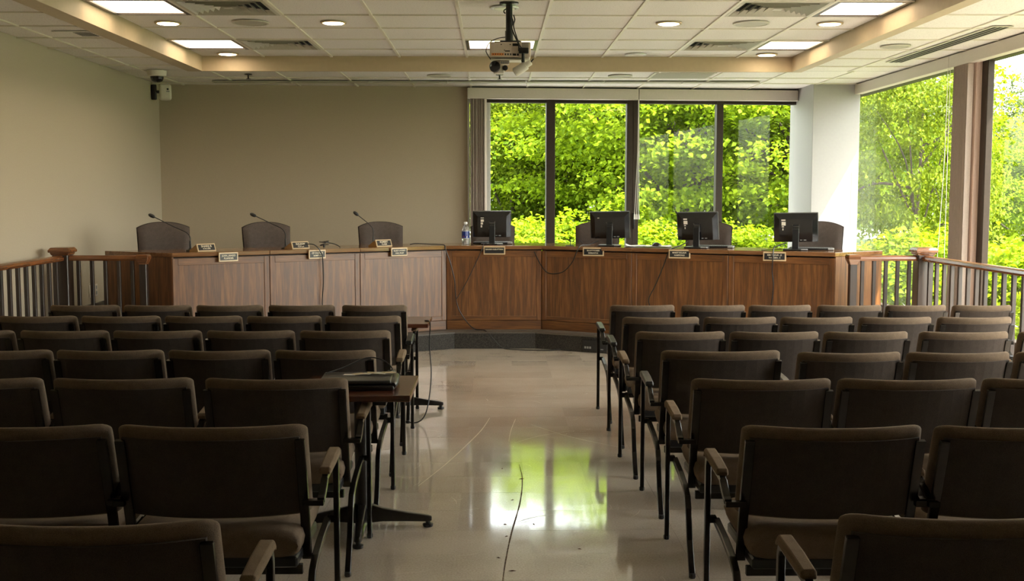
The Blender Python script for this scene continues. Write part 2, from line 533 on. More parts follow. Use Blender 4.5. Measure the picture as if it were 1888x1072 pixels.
# dais platform with its dark step
sl, sr = (-0.424, 11.975), (0.448, 11.965)
dl, dr = (-3.166, 10.325), (3.245, 10.41)
dpoly = [(XL, 10.325), dl, sl, sr, dr, (XR + 0.12, 10.41), (XR + 0.12, 15.15), (XL, 14.5)]
dais = struct(MB().prism(dpoly, 0, 0.165).build('trim_1', M['step']))
dais.name = 'floor_dais'
nose = MB()
def off(poly, d): return poly
edge = [(XL, 10.305), (-3.16, 10.305), (-0.418, 11.955), (0.442, 11.945), (3.24, 10.39), (XR + 0.12, 10.39)]
inner = [(XR + 0.12, 10.55), (3.28, 10.55), (0.49, 12.09), (-0.466, 12.10), (-3.2, 10.46), (XL, 10.46)]
nose.prism(edge + inner, 0.165, 0.18).build('nosing', M['step_edge'], dais)
MB().prism([(XL, 10.46), (-3.2, 10.46), (-0.466, 12.10), (0.49, 12.09), (3.28, 10.55), (XR + 0.12, 10.55), (XR + 0.12, 15.15), (XL, 14.5)], 0.165, 0.1795).build('carpet', M['dais'], dais)

# ceiling: lower border, raised tray, tiles and tees
TX0, TX1, TY0, TY1 = -3.28, 3.39, 3.2, 12.81
ce = MB()
ce.box(XL - 0.2, 5.25, YR - 0.2, 16.0, 3.30, 3.6)
ceil = struct(ce.build('ceiling', M['white_paint']))
def part(m, name, mat, parent, **k): return m.build(name, mat, parent, **k)
# tray faces and border strip
bw = 0.17
def frame_strip(mb, x0, x1, y0, y1, w, z0, z1):
    mb.box(x0 - w, x0, y0 - w, y1 + w, z0, z1); mb.box(x1, x1 + w, y0 - w, y1 + w, z0, z1)
    mb.box(x0, x1, y1, y1 + w, z0, z1); mb.box(x0, x1, y0 - w, y0, z0, z1)
tf = MB()
tf.box(TX0 - bw, TX0, TY0 - bw, TY1 + bw * 0.3, ZC - 0.006, 3.32)
part(tf, 'tray_fascia', M['cream_paint'], ceil)
part(MB().box(TX1, TX1 + 0.12, TY0 - bw, TY1 + bw * 0.3, ZC - 0.006, 3.32), 'tray_fascia', M['cream_paint'], ceil)
part(MB().box(TX0, TX1, TY1, TY1 + bw * 0.3, ZC - 0.006, 3.32), 'tray_fascia', M['cream_paint'], ceil)
part(MB().box(TX0, TX1, TY0 - bw, TY0, ZC - 0.006, 3.32), 'tray_fascia', M['cream_paint'], ceil)
part(MB().box(TX0, TX1, TY0, 6.05, ZT - 0.005, 3.31), 'tray_panel', M['tile'], ceil)
tw = 0.7635
xl = [TX0] + [-0.296 + tw * k for k in range(-3, 5)] + [TX1]
yl = [TY1 - 0.645 - tw * k for k in range(0, 9)][::-1] + [TY1]
def ctile(x0, x1, y0, y1, z):
    g = 0.011
    if x1 - x0 < 0.05 or y1 - y0 < 0.05: return
    part(MB().box(x0 + g, x1 - g, y0 + g, y1 - g, z + 0.010, z + 0.03), 'ceiling_tile', M['tile'], ceil)
skip = {(0, 'A'), (1, 'A'), (4, 'A'), (7, 'A'), (8, 'A'), (0, 'D'), (1, 'D'), (4, 'D'), (7, 'D'), (8, 'D')}
nrow = len(yl) - 1
rowname = {nrow - 1: 'E', nrow - 2: 'D', nrow - 3: 'C', nrow - 4: 'B', nrow - 5: 'A'}
for r in range(nrow):
    for c in range(9):
        if (c, rowname.get(r, '')) in {(0, 'A'), (1, 'A'), (7, 'A'), (8, 'A'), (0, 'D'), (1, 'D'), (4, 'D'), (7, 'D'), (8, 'D')}:
            continue
        ctile(xl[c], xl[c + 1], yl[r], yl[r + 1], ZT)
for x in xl[1:-1]:
    part(MB().box(x - 0.014, x + 0.014, yl[0], TY1, ZT - 0.002, ZT + 0.025), 'grid_bar', M['tbar'], ceil)
for y in yl[:-1]:
    part(MB().box(TX0, TX1, y - 0.010, y + 0.010, ZT - 0.001, ZT + 0.025), 'grid_bar', M['tbar'], ceil)
part(MB().box(TX0, TX1, yl[0], TY1, ZT + 0.035, ZT + 0.05), 'deck', M['void'], ceil)
# lower border tiles
lw, ld = 0.733, 0.705
def lower(x0, x1, y0, y1, xs, ys):
    xs = [x0] + [v for v in xs if x0 + 0.03 < v < x1 - 0.03] + [x1]
    ys = [y0] + [v for v in ys if y0 + 0.03 < v < y1 - 0.03] + [y1]
    for i in range(len(xs) - 1):
        for j in range(len(ys) - 1):
            ctile(xs[i], xs[i + 1], ys[j], ys[j + 1], ZC)
    for v in xs[1:-1]:
        part(MB().box(v - 0.012, v + 0.012, y0, y1, ZC - 0.001, ZC + 0.02), 'grid_bar', M['tbar'], ceil)
    for v in ys[1:-1]:
        part(MB().box(x0, x1, v - 0.010, v + 0.010, ZC - 0.001, ZC + 0.02), 'grid_bar', M['tbar'], ceil)
yls = [12.36 - ld * k for k in range(-4, 9)]
xls = [-0.292 + lw * k for k in range(-7, 8)]
ybk = TY1 + bw * 0.3
lower(XL, TX0 - bw, 7.3, ybk, [-3.96], sorted(yls))
lower(TX1 + 0.12, XR, 7.3, ybk, [4.05], sorted(yls))
lower(XL, XR, ybk, 15.15, xls, [13.6, 14.25])
part(MB().box(XL, TX0 - bw, YR, 7.3, ZC, ZC + 0.25), 'border_panel', M['tile'], ceil)
part(MB().box(TX1 + 0.12, XR, YR, 7.3, ZC, ZC + 0.25), 'border_panel', M['tile'], ceil)
part(MB().box(TX0 - bw, TX1 + 0.12, YR, TY0 - bw, ZC, ZC + 0.25), 'border_panel', M['tile'], ceil)
dk = MB().box(XL, TX0 - bw, 7.3, 15.2, ZC + 0.035, ZC + 0.05).box(TX1 + 0.12, XR, 7.3, 15.2, ZC + 0.035, ZC + 0.05).box(TX0 - bw, TX1 + 0.12, ybk, 15.2, ZC + 0.035, ZC + 0.05)
part(dk, 'deck', M['void'], ceil)

# ---------------------------------------------------------------- windows
def to_back(o):
    o.matrix_world = wbm
    return o
win1 = bpy.data.objects.new('window_1', None); COL.objects.link(win1); struct(win1)
win1.location = (0, 14.82, 0); win1.rotation_euler = (0, 0, BA)
cb = 1 / math.cos(BA)
mull = [(0.696, 0.812), (1.769, 1.85), (1.85, 1.93), (2.981, 3.07)]
for a, b in mull:
    MB().box(a * cb, b * cb, -0.02, 0.10, 0.30, 3.0).build('mullion', M['bronze'], win1, bev=0.004)
MB().box(-0.342, 4.12, -0.02, 0.10, 0.20, 0.34).build('sill', M['bronze'], win1, bev=0.004)
MB().box(-0.342, 4.12, -0.01, 0.10, 2.86, 3.2).build('head', M['bronze'], win1, bev=0.004)
MB().box(-0.342, 4.12, 0.0, 0.12, 0.0, 0.21).build('kick_panel', M['bronze'], win1)
MB().box(-0.12, -0.04, 0.0, 0.12, 0.30, 2.95).build('jamb', M['alu'], win1, bev=0.004)
MB().box(-0.342, -0.315, -0.03, 0.0, 0.18, 2.95).build('jamb', M['alu'], win1, bev=0.003)
for a, b in [(-0.34, 0.70), (0.81, 1.77), (1.925, 2.985), (3.065, 4.12)]:
    MB().box(a * cb, b * cb, 0.045, 0.051, 0.32, 2.9).build('pane', M['glass'], win1)
MB().box(1.862, 1.884, -0.06, -0.045, 1.20, 1.42).build('door_pull', M['black'], win1, bev=0.005, seg=2)
MB().box(1.866, 1.880, -0.05, -0.015, 1.38, 1.40).box(1.866, 1.880, -0.05, -0.015, 1.22, 1.24).build('pull_post', M['black'], win1)

def side_window(n, y0, y1, bars):
    w = bpy.data.objects.new('window_%d' % n, None); COL.objects.link(w); struct(w)
    MB().box(GX - 0.05, GX + 0.06, y0, y1, 0.20, 0.32).build('sill', M['bronze'], w, bev=0.004)
    MB().box(GX - 0.05, GX + 0.06, y0, y1, 2.93, 3.12).build('head', M['bronze'], w, bev=0.004)
    MB().box(GX - 0.02, GX + 0.06, y0, y1, -0.02, 0.21).build('kick_panel', M['bronze'], w)
    for b0, b1 in bars:
        MB().box(GX - 0.06, GX + 0.004, b0, b1, 0.30, 3.0).build('mullion', M['bronze'], w, bev=0.004)
    ys = [y0] + [v for b in bars for v in b] + [y1]
    if bars and bars[0][0] <= y0 + 1e-6: ys = ys[2:]
    if bars and bars[-1][1] >= y1 - 1e-6: ys = ys[:-2]
    for i in range(0, len(ys) - 1, 2):
        MB().box(GX + 0.003, GX + 0.009, ys[i], ys[i + 1], 0.31, 2.95).build('pane', M['glass'], w)
    return w
side_window(2, 11.22, 15.2, [(15.08, 15.2)])
side_window(3, 4.2, 10.83, [(4.2, 4.3), (7.45, 7.57), (10.70, 10.83)])
struct(MB().box(4.650, 4.765, 10.83, 11.22, 0.0, 3.1).build('trim_2', M['pier'], bev=0.004))
# exterior overhang, roof edge and outer corner
struct(MB().box(4.78, 4.88, 1.0, 15.6, 2.95, 3.6).build('trim_3', M['exterior']))
struct(MB().box(-4.6, 4.9, 0.11, 0.38, 2.95, 3.6, wbm).build('trim_4', M['exterior']))

# valances (blind headrails)
def valance(label, boxes, grp):
    t = thing('blind_valance', label, 'valance', group=grp)
    for m in boxes:
        m.build('fascia', M['valance'], t, bev=0.003)
    return t
m1 = MB().box(-0.345, 1.905, -0.13, -0.03, 2.90, 3.04, wbm)
m2 = MB().box(1.912, 4.06, -0.13, -0.03, 2.90, 3.04, wbm)
valance('long beige blind valance above the back windows, in two joined lengths', [m1, m2], None)
valance('beige blind valance running along the ceiling above the side windows', [MB().box(4.585, 4.68, 11.35, 14.28, 2.925, 3.045), MB().box(4.585, 4.68, 4.2, 11.343, 2.925, 3.045)], None)
# stacks of vertical vanes
t = thing('vertical_blind', 'stack of beige vertical vanes drawn beside the plain back wall', 'blind', (0, 14.82, 0), BA)
for k in range(13):
    x = -0.295 + k * 0.0155
    mm = Matrix.Translation((x, -0.085, 0)) @ Matrix.Rotation(R(68 + rng.uniform(-7, 7)), 4, 'Z')
    MB().box(-0.045, 0.045, -0.0015, 0.0015, 0.26, 2.90, mm).build('vane', M['vane'], t)
t = thing('vertical_blind', 'stack of brown vertical vanes drawn against the pink side pier', 'blind', (4.612, 0, 0))
for k in range(15):
    y = 10.87 + k * 0.024
    mm = Matrix.Translation((0.0, y, 0)) @ Matrix.Rotation(R(8 + rng.uniform(-9, 9)), 4, 'Z')
    MB().box(-0.032, 0.030, -0.0015, 0.0015, 0.2, 2.92, mm).build('vane', M['vane'], t)
t = thing('blind_pull', 'three white blind cords with tassels hanging at the middle window mullion', 'blind pull', (0, 14.82, 0), BA)
for k in range(3):
    xx = 1.862 + 0.028 * k
    MB().tube([(1.90 + 0.004 * k, -0.14, 2.9), (1.895 + 0.01 * k, -0.14, 2.2), (xx, -0.14, 1.40)], 0.0035, 5).build('pull_cord', M['outlet'], t)
    MB().lathe([(0.004, 0.075), (0.009, 0.06), (0.012, 0.0)], 8, (xx, -0.14, 1.33)).build('tassel', M['outlet'], t)
t = thing('blind_pull', 'pair of thin blind cords hanging before the side window glass', 'blind pull', (4.61, 0, 0))
MB().tube(smooth_path([(0, 11.42, 2.93), (0.0, 11.44, 2.0), (-0.02, 11.5, 0.9)]), 0.003, 5).build('cord', M['valance'], t)
MB().tube(smooth_path([(0, 11.36, 2.93), (0.0, 11.36, 2.0), (0.0, 11.36, 0.7)]), 0.003, 5).build('cord', M['valance'], t)
MB().lathe([(0.004, 0.0), (0.010, 0.012), (0.010, 0.07), (0.004, 0.08)], 8, (0, 11.375, 1.98)).build('cord_weight', M['dark_metal'], t)
t = tag(MB().tube(smooth_path([(4.60, 14.285, 2.0), (4.60, 14.285, 1.4), (4.615, 14.285, 1.15), (4.65, 14.288, 0.9)]), 0.003, 5).build('wall_cable', M['valance']), 'thin pale cable running down the white pillar', 'cable')
# small fittings on the left wall
for y, lb, holes in ((11.87, 'ivory blank wall plate nearer the newel post', 0), (12.03, 'ivory socket wall plate nearer the back corner', 2)):
    t = thing('wall_plate', lb, 'wall plate', (XL, y, 0.635), 0)
    wp_ = MB().box(0, 0.008, -0.042, 0.042, -0.066, 0.066).build('plate', M['outlet'], t, bev=0.004, seg=2)
    if holes:
        for z in (-0.03, 0.03):
            MB().box(0.006, 0.0105, -0.016, 0.016, z - 0.018, z + 0.018).build('socket', M['grey_plastic'], wp_, bev=0.003)
    else:
        MB().lathe([(0.004, 0), (0.004, 0.004)], 8, (0.007, 0, 0), Matrix.Rotation(R(90), 4, 'Y')).build('screw', M['dark_metal'], wp_)

# ---------------------------------------------------------------- council desk: seven joined units
DZ = 0.18                        # dais level
DH = 1.10 - DZ                   # desk height
C0, C1 = Vector((-0.517, 12.20)), Vector((0.523, 12.185))
DL, DR = Vector((-3.06, 10.68)), Vector((3.28, 10.67))
QL, QR = Vector((-3.84, 11.10)), Vector((3.865, 11.045))
DEP = 0.68
def lerp(a, b, t): return a + (b - a) * t
def inter(p, d, q, e):
    den = d.x * e.y - d.y * e.x
    t = ((q - p).x * e.y - (q - p).y * e.x) / den
    return p + d * t
front = [DL, lerp(C0, DL, 0.675), lerp(C0, DL, 0.345), C0, C1, lerp(C1, DR, 0.335), lerp(C1, DR, 0.665), DR]
wl = (C0 - DL).normalized(); wc = (C1 - C0).normalized(); wr = (DR - C1).normalized()
nl, nc, nr = [Vector((-d.y, d.x)) for d in (wl, wc, wr)]
BL = inter(DL + nl * DEP, wl, C0 + nc * DEP, wc)
BR = inter(C1 + nc * DEP, wc, DR + nr * DEP, wr)
back = [QL, front[1] + nl * DEP, front[2] + nl * DEP, BL, BR, front[5] + nr * DEP, front[6] + nr * DEP, QR]
desk_labels = ['oak desk unit at the plain-wall end with a splayed side panel', 'oak desk unit second from the plain-wall end, cable hanging down it',
               'oak desk unit joining the plain-wall wing to the middle unit', 'middle oak desk unit facing the aisle, beside the water bottle',
               'shaded oak desk unit under the second monitor, next to the middle unit', 'shaded oak desk unit under the third monitor from the bottle',
               'oak desk unit at the window end with a sunlit side panel']
for k in range(7):
    a, b = front[k], front[k + 1]
    L = (b - a).length
    d = (b - a).normalized()
    ang = math.atan2(d.y, d.x)
    t = thing('council_desk', desk_labels[k], 'desk', (a.x, a.y, DZ), ang, 'joined oak council desk units')
    inv = Matrix.Rotation(-ang, 2)
    loc = lambda p: tuple(inv @ (p - a))
    poly = [a, b, back[k + 1], back[k]] if k not in (0, 6) else ([a, b, back[1], QL] if k == 0 else [a, b, QR, back[6]])
    pl = [loc(p) for p in poly]
    # overhang the front edge by 12 mm
    g = 0.0012
    lp = [(pl[0][0] + g, -0.012), (pl[1][0] - g, -0.012), pl[2], pl[3]]
    MB().prism(lp, DH - 0.040, DH).build('worktop', M['oak_top'], t, bev=0.003)
    MB().prism([(p[0] * 1.0, max(p[1], 0.02)) for p in lp], DH - 0.052, DH - 0.040).build('underlay', M['void'], t)
    top = DH - 0.055; kb = 0.10
    st = 0.055
    MB().box(0.003, st, 0.0, 0.022, kb + 0.004, top).build('stile', M['oak_z'], t, bev=0.002)
    MB().box(L - st, L - 0.003, 0.0, 0.022, kb + 0.004, top).build('stile', M['oak_z'], t, bev=0.002)
    MB().box(st + 0.001, L - st - 0.001, 0.0, 0.022, top - 0.065, top).build('rail', M['oak_x'], t, bev=0.002)
    MB().box(st + 0.001, L - st - 0.001, 0.0, 0.022, kb + 0.004, kb + 0.05).build('rail', M['oak_x'], t, bev=0.002)
    MB().box(st - 0.004, L - st + 0.004, 0.007, 0.021, kb + 0.046, top - 0.06).build('front_panel', M['oak_z'], t)
    MB().box(0.003, L - 0.003, 0.006, 0.024, 0.0, kb).build('kick_board', M['oak_x'], t, bev=0.002)
    MB().box(0.0, L, 0.0245, 0.030, 0.0, DH - 0.041).build('backing_board', M['oak_z'], t)
    if k:
        MB().box(-0.02, 0.02, 0.026, 0.05, 0.0, DH - 0.06).build('joint_post', M['oak_z'], t)
    if k in (0, 6):
        p0, p1 = (loc(DL), loc(QL)) if k == 0 else (loc(DR), loc(QR))
        v0, v1 = Vector(p0), Vector(p1)
        dd = (v1 - v0).normalized(); nn = Vector((-dd.y, dd.x))
        if k == 0: nn = -nn
        A = v0 + dd * 0.004; B = v1 - dd * 0.012
        MB().prism([tuple(A), tuple(B), tuple(B + nn * 0.024), tuple(A + nn * 0.024)], 0, DH - 0.042).build('side_panel', M['oak_z'], t, bev=0.002)
        if k == 6:
            B2 = B + dd * 0.0
            MB().prism([tuple(B2 - dd * 0.10), tuple(B2), tuple(B2 - nn * 0.006), tuple(B2 - dd * 0.10 - nn * 0.006)], 0, DH - 0.042).build('edge_batten', M['oak_z'], t, bev=0.002)
    else:
        q = loc(back[k])
        MB().box(0.002, 0.018, 0.03, 0.55, 0, DH - 0.055).build('side_panel', M['oak_z'], t)

def wing_pt(side, s, d):
    """point s metres along a wing from its inner corner, d metres behind the front edge"""
    if side == 'L':
        p = C0 - wl * s + nl * d
    elif side == 'R':
        p = C1 + wr * s + nr * d
    else:
        p = C0 + wc * s + nc * d
    return p
ANG = {'L': math.atan2(wl.y, wl.x), 'R': math.atan2(wr.y, wr.x), 'C': math.atan2(wc.y, wc.x)}
TOP = 1.10

# ---------------------------------------------------------------- name plates
def plate_on_edge(p, ang, w, lines, label, tone='plate_wood'):
    t = thing('name_plate', label, 'name plate', (p.x, p.y, 1.062), ang, 'name plates on the desk front edge')
    h = 0.088; z0, z1 = -0.058, 0.032
    MB().box(-w / 2, w / 2, -0.032, -0.018, z0, z1).build('holder', M[tone], t, bev=0.002)
    ins_ = MB().box(-w / 2 + 0.012, w / 2 - 0.012, -0.0345, -0.032, z0 + 0.014, z1 - 0.014).build('insert', M['plate_black'], t)
    MB().box(-w / 2 + 0.02, w / 2 - 0.02, -0.018, -0.0125, -0.04, 0.03).build('bracket', M['void'], t)
    n = len(lines)
    for i, (s, sz) in enumerate(lines):
        zz = (z0 + z1) / 2 + (0.013 - 0.026 * i if n > 1 else 0.012)
        lettering(s, sz, (0, -0.0348, zz), (R(90), 0, 0), ins_, M['letter'])
    return t
def plate_on_top(p, ang, lines, label):
    t = thing('name_plate', label, 'name plate', (p.x, p.y, TOP), ang, 'wedge name plates standing on the desk')
    w = 0.20
    rot = Matrix.Rotation(R(-22), 4, 'X')
    ma = Matrix.Translation((0, 0.0, 0.003)) @ rot
    MB().box(-w / 2, w / 2, 0.0, 0.012, 0.0, 0.082, ma).build('holder', M['plate_wood'], t, bev=0.002)
    ins_ = MB().box(-w / 2 + 0.011, w / 2 - 0.011, -0.002, 0.0, 0.013, 0.070, ma).build('insert', M['plate_black'], t)
    vs = []
    m = MB()
    for x in (-w / 2 + 0.004, w / 2 - 0.004):
        vs += [(x, 0.016, 0.0), (x, 0.17, 0.0), (x, 0.17, 0.012), (x, 0.046, 0.072)]
    m.add(vs, [(0, 1, 2, 3), (7, 6, 5, 4), (0, 4, 5, 1), (1, 5, 6, 2), (2, 6, 7, 3), (3, 7, 4, 0)])
    m.build('wedge', M['wedge_wood'], t, bev=0.001)
    for i, (s, sz) in enumerate(lines):
        v = ma @ Vector((0, -0.0022, 0.053 - 0.025 * i))
        lettering(s, sz, v, (R(68), 0, 0), ins_, M['letter'])
    return t
plate_on_top(wing_pt('L', 2.60, 0.075), ANG['L'] + R(14), [('SHARIJ B', 0.030), ('STAR-SIMS', 0.018)], 'wedge name plate standing before the microphone nearest the newel post')
plate_on_edge(wing_pt('L', 2.43, 0), ANG['L'] + R(10), 0.205, [('JUAN, JANGD', 0.024), ('PLANDER', 0.024)], 'name plate on the edge of the desk unit at the plain-wall end')
plate_on_top(wing_pt('L', 1.635, 0.075), ANG['L'] + R(10), [('RALSON', 0.028), ('CLAIM', 0.024)], 'wedge name plate with a cable lying over it, middle microphone')
plate_on_edge(wing_pt('L', 1.51, 0), ANG['L'] + R(8), 0.195, [('CF CHALAX', 0.024), ('BAMPTIN', 0.022)], 'name plate on the desk edge with a black cable hanging across it')
plate_on_top(wing_pt('L', 0.70, 0.075), ANG['L'] + R(10), [('ROMERT', 0.026), ('CLASM', 0.022)], 'wedge name plate reflecting white, before the third microphone')
plate_on_edge(wing_pt('L', 0.585, 0), ANG['L'] + R(8), 0.205, [('VLADF AVOIDY', 0.022), ('VASE_PRUSF', 0.020)], 'name plate on the desk edge left of the water bottle')
plate_on_edge(wing_pt('C', 0.525, 0), ANG['C'], 0.235, [('BAKARR HUB.ATTARA', 0.019)], 'one-line name plate below the monitor by the water bottle')
plate_on_edge(wing_pt('R', 0.62, 0), ANG['R'] + R(14), 0.225, [('BLLOTTYCHESR', 0.019), ('SABBIANTHA', 0.018)], 'name plate below the second monitor from the water bottle')
plate_on_edge(wing_pt('R', 1.58, 0), ANG['R'] + R(12), 0.220, [('MAKET ECLAUR', 0.020), ('NAMPICHUS', 0.019)], 'name plate below the third monitor from the water bottle')
plate_on_edge(wing_pt('R', 2.56, 0), ANG['R'] + R(10), 0.220, [('KIM T. JOUR . JS', 0.020), ('WARDEN . 4', 0.020)], 'name plate below the monitor beside the white pillar')

# ---------------------------------------------------------------- gooseneck microphones
def mic(p, pts, label):
    t = thing('gooseneck_microphone', label, 'microphone', (p.x, p.y, TOP), 0, 'gooseneck microphones on the desk')
    MB().lathe([(0.045, 0), (0.045, 0.012), (0.02, 0.022), (0.014, 0.03)], 16).build('base', M['black'], t, smooth=True)
    P = smooth_path(pts, 7)
    MB().tube([(0, 0, 0.02), (0, 0, 0.10)], 0.010, 8, 0.007).build('collar', M['black'], t, smooth=True)
    MB().tube(P, 0.0045, 7).build('neck', M['black'], t, smooth=True)
    e = P[-1]; d = (P[-1] - P[-2]).normalized()
    MB().tube([e - d * 0.005, e + d * 0.008, e + d * 0.03, e + d * 0.05, e + d * 0.062], [0.007, 0.016, 0.019, 0.016, 0.006], 12).build('windscreen', M['black'], t, smooth=True)
pm = wing_pt('L', 2.70, 0.30)
mic(pm, [(0, 0, 0.09), (0, 0, 0.135), (-0.04, 0.0, 0.185), (-0.16, -0.02, 0.245), (-0.33, -0.05, 0.335)], 'black gooseneck microphone on the desk nearest the newel post')
pm = wing_pt('L', 1.72, 0.30)
mic(pm, [(0, 0, 0.09), (0, 0, 0.15), (-0.035, 0.0, 0.205), (-0.14, -0.02, 0.26), (-0.29, -0.05, 0.335)], 'black gooseneck microphone in front of the middle high-back chair by the plain wall')
pm = wing_pt('L', 0.73, 0.30)
mic(pm, [(0, 0, 0.09), (0, 0, 0.15), (-0.01, 0.0, 0.20), (-0.06, -0.02, 0.255), (-0.155, -0.05, 0.335)], 'short black gooseneck microphone nearest the water bottle')

# ---------------------------------------------------------------- monitors, keyboards and small things
def monitor(p, ang, label, stick, tilt=12, pivot=0.0):
    t = thing('monitor', label, 'monitor', (p.x, p.y, TOP), ang, 'black monitors seen from behind')
    W, H = 0.43, 0.30
    cz = 0.225
    ma = Matrix.Translation((0, 0.02, cz)) @ Matrix.Rotation(R(pivot), 4, 'Y') @ Matrix.Rotation(R(tilt), 4, 'X')
    # back shell: bezel slab + tapered hump  (back of the screen faces -y, towards the hall)
    MB().box(-W / 2, W / 2, 0.012, 0.032, -H / 2, H / 2, ma).build('bezel', M['bezel'], t, bev=0.003)
    MB().box(-W / 2 + 0.015, W / 2 - 0.015, 0.031, 0.033, -H / 2 + 0.02, H / 2 - 0.015, ma).build('screen', M['black_gloss'], t)
    m = MB()
    o = [(-W / 2 + .006, -H / 2 + .006), (W / 2 - .006, -H / 2 + .006), (W / 2 - .006, H / 2 - .006), (-W / 2 + .006, H / 2 - .006)]
    i = [(-W / 2 + .055, -H / 2 + .01), (W / 2 - .055, -H / 2 + .01), (W / 2 - .055, H / 2 - .055), (-W / 2 + .055, H / 2 - .055)]
    vs = [ma @ Vector((x, 0.013, z)) for x, z in o] + [ma @ Vector((x, -0.022, z)) for x, z in i]
    m.add(vs, [(0, 1, 2, 3), (4, 7, 6, 5)] + [(k, k + 4, (k + 1) % 4 + 4, (k + 1) % 4) for k in range(4)])
    bs = m.build('back_shell', M['black_gloss'], t)
    for x in (-0.032, 0.032):
        for z in (-0.04, 0.035):
            MB().lathe([(0.0035, 0), (0.003, 0.002)], 8, ma @ Vector((x, -0.022, z)), ma.to_3x3().to_4x4() @ Matrix.Rotation(R(90), 4, 'X')).build('screw', M['chrome'], bs)
    if stick:
        for z0, z1, x0, x1 in stick:
            MB().box(x0, x1, -0.0232, -0.022, z0, z1, ma).build('sticker', M['sticker'], bs)
    MB().box(0.04, 0.062, -0.0232, -0.022, -0.125, -0.118, ma).box(0.075, 0.10, -0.0232, -0.022, -0.126, -0.117, ma).build('port', M['grey_plastic'], bs)
    MB().box(-0.032, 0.032, -0.05, -0.022, -0.05, 0.03, ma).build('hinge', M['black'], t, bev=0.004)
    MB().prism([(-0.032, -0.045), (0.032, -0.045), (0.032, -0.02), (-0.032, -0.02)], 0.012, 0.215).build('stand', M['black'], t, bev=0.004)
    ft_ = MB().box(-0.12, 0.12, -0.09, 0.11, 0.0, 0.016).build('foot', M['black'], t, bev=0.006, seg=2)
    MB().box(0.055, 0.12, -0.094, -0.05, 0.006, 0.0185).build('foot_trim', M['grey_plastic'], ft_, bev=0.003)
    return t
st1 = [(0.075, 0.083, -0.125, -0.09), (0.035, 0.062, -0.125, -0.09), (0.005, 0.028, -0.125, -0.10), (-0.03, -0.005, -0.125, -0.108)]
st2 = [(0.078, 0.092, -0.14, -0.10), (0.03, 0.068, -0.138, -0.098), (0.012, 0.022, -0.135, -0.115), (-0.02, 0.0, -0.13, -0.12)]
monitor(wing_pt('C', 0.495, 0.25), ANG['C'] + R(2), 'black monitor with white stickers beside the water bottle, seen from behind', st1, 12)
monitor(wing_pt('R', 0.70, 0.24), ANG['R'] + R(18), 'black monitor without stickers, second from the water bottle', [(0.085, 0.092, -0.13, -0.11)], 14, -1)
monitor(wing_pt('R', 1.68, 0.24), ANG['R'] + R(8), 'black monitor with stickers, third from the water bottle', st2, 14, -1)
monitor(wing_pt('R', 2.70, 0.25), ANG['R'] + R(12), 'black monitor beside the white pillar, nearest the window rail', st2, 14, -1)

def keyboard(p, ang, label):
    t = thing('keyboard', label, 'keyboard', (p.x, p.y, TOP), ang, 'keyboards on the desk')
    MB().box(-0.22, 0.22, -0.075, 0.075, 0.0, 0.022).build('case', M['black'], t, bev=0.005, seg=2)
    for r in range(4):
        MB_ = MB()
        for c in range(18):
            x = -0.205 + c * 0.0228
            MB_.box(x, x + 0.019, -0.06 + r * 0.03, -0.036 + r * 0.03, 0.022, 0.028)
        MB_.build('key_row', M['grey_plastic'] if r == 0 else M['black'], t)
    MB().box(0.165, 0.222, -0.078, -0.02, 0.004, 0.0235).build('end_cap', M['grey_plastic'], t, bev=0.003)
keyboard(wing_pt('C', 0.50, 0.44), ANG['C'], 'black keyboard behind the monitor nearest the water bottle')
keyboard(wing_pt('R', 1.80, 0.40), ANG['R'] + R(8), 'black keyboard under the third monitor from the water bottle')
keyboard(wing_pt('R', 2.82, 0.41), ANG['R'] + R(10), 'black keyboard under the monitor by the white pillar')

def bottle():
    p = wing_pt('C', 0.20, 0.30)
    t = thing('water_bottle', 'clear plastic water bottle with a blue label on the middle desk unit', 'bottle', (p.x, p.y, TOP))
    MB().lathe([(0.030, 0), (0.040, 0.006), (0.041, 0.03), (0.0385, 0.05), (0.0415, 0.062), (0.0415, 0.155), (0.038, 0.175), (0.028, 0.205), (0.016, 0.222), (0.0145, 0.232)], 24).build('body', M['clear'], t, smooth=True)
    MB().lathe([(0.038, 0.006), (0.0385, 0.03), (0.036, 0.05), (0.039, 0.062), (0.039, 0.13)], 24).build('water', M['clear'], t, smooth=True)
    MB().lathe([(0.018, 0.226), (0.0205, 0.229), (0.0205, 0.248), (0.018, 0.251)], 20).build('cap', M['paper'], t, smooth=True)
    def band(a0, a1, z0, z1, r, n):
        m = MB(); vs = []
        for i in range(n + 1):
            a = a0 + (a1 - a0) * i / n
            vs += [(r * math.cos(a), r * math.sin(a), z0), (r * math.cos(a), r * math.sin(a), z1)]
        return m.add(vs, [(2 * i, 2 * i + 2, 2 * i + 3, 2 * i + 1) for i in range(n)])
    lab = band(0, 2 * math.pi, 0.070, 0.150, 0.0422, 32).build('label', M['blue'], t)
    band(0, 2 * math.pi, 0.148, 0.152, 0.0424, 32).build('label_edge', M['paper'], lab)
    band(0, 2 * math.pi, 0.068, 0.072, 0.0424, 32).build('label_edge', M['paper'], lab)
    m = MB(); vs = []
    for z, hw in ((0.147, 0.26), (0.12, 0.25), (0.10, 0.24), (0.085, 0.14), (0.073, 0.02)):
        for s in (-1, 1):
            a = R(-68) + s * hw
            vs.append((0.0426 * math.cos(a), 0.0426 * math.sin(a), z))
    m.add(vs, [(2 * i, 2 * i + 1, 2 * i + 3, 2 * i + 2) for i in range(4)])
    m.build('label_flash', M['paper'], lab)
    m = MB()
    vs = [(0.0426 * math.cos(R(-118) + 0.28 * math.cos(u)), 0.0426 * math.sin(R(-118) + 0.28 * math.cos(u)), 0.089 + 0.009 * math.sin(u)) for u in [k * math.pi / 6 for k in range(12)]]
    m.add(vs, [tuple(range(12))]).build('label_badge', M['red'], lab)
bottle()

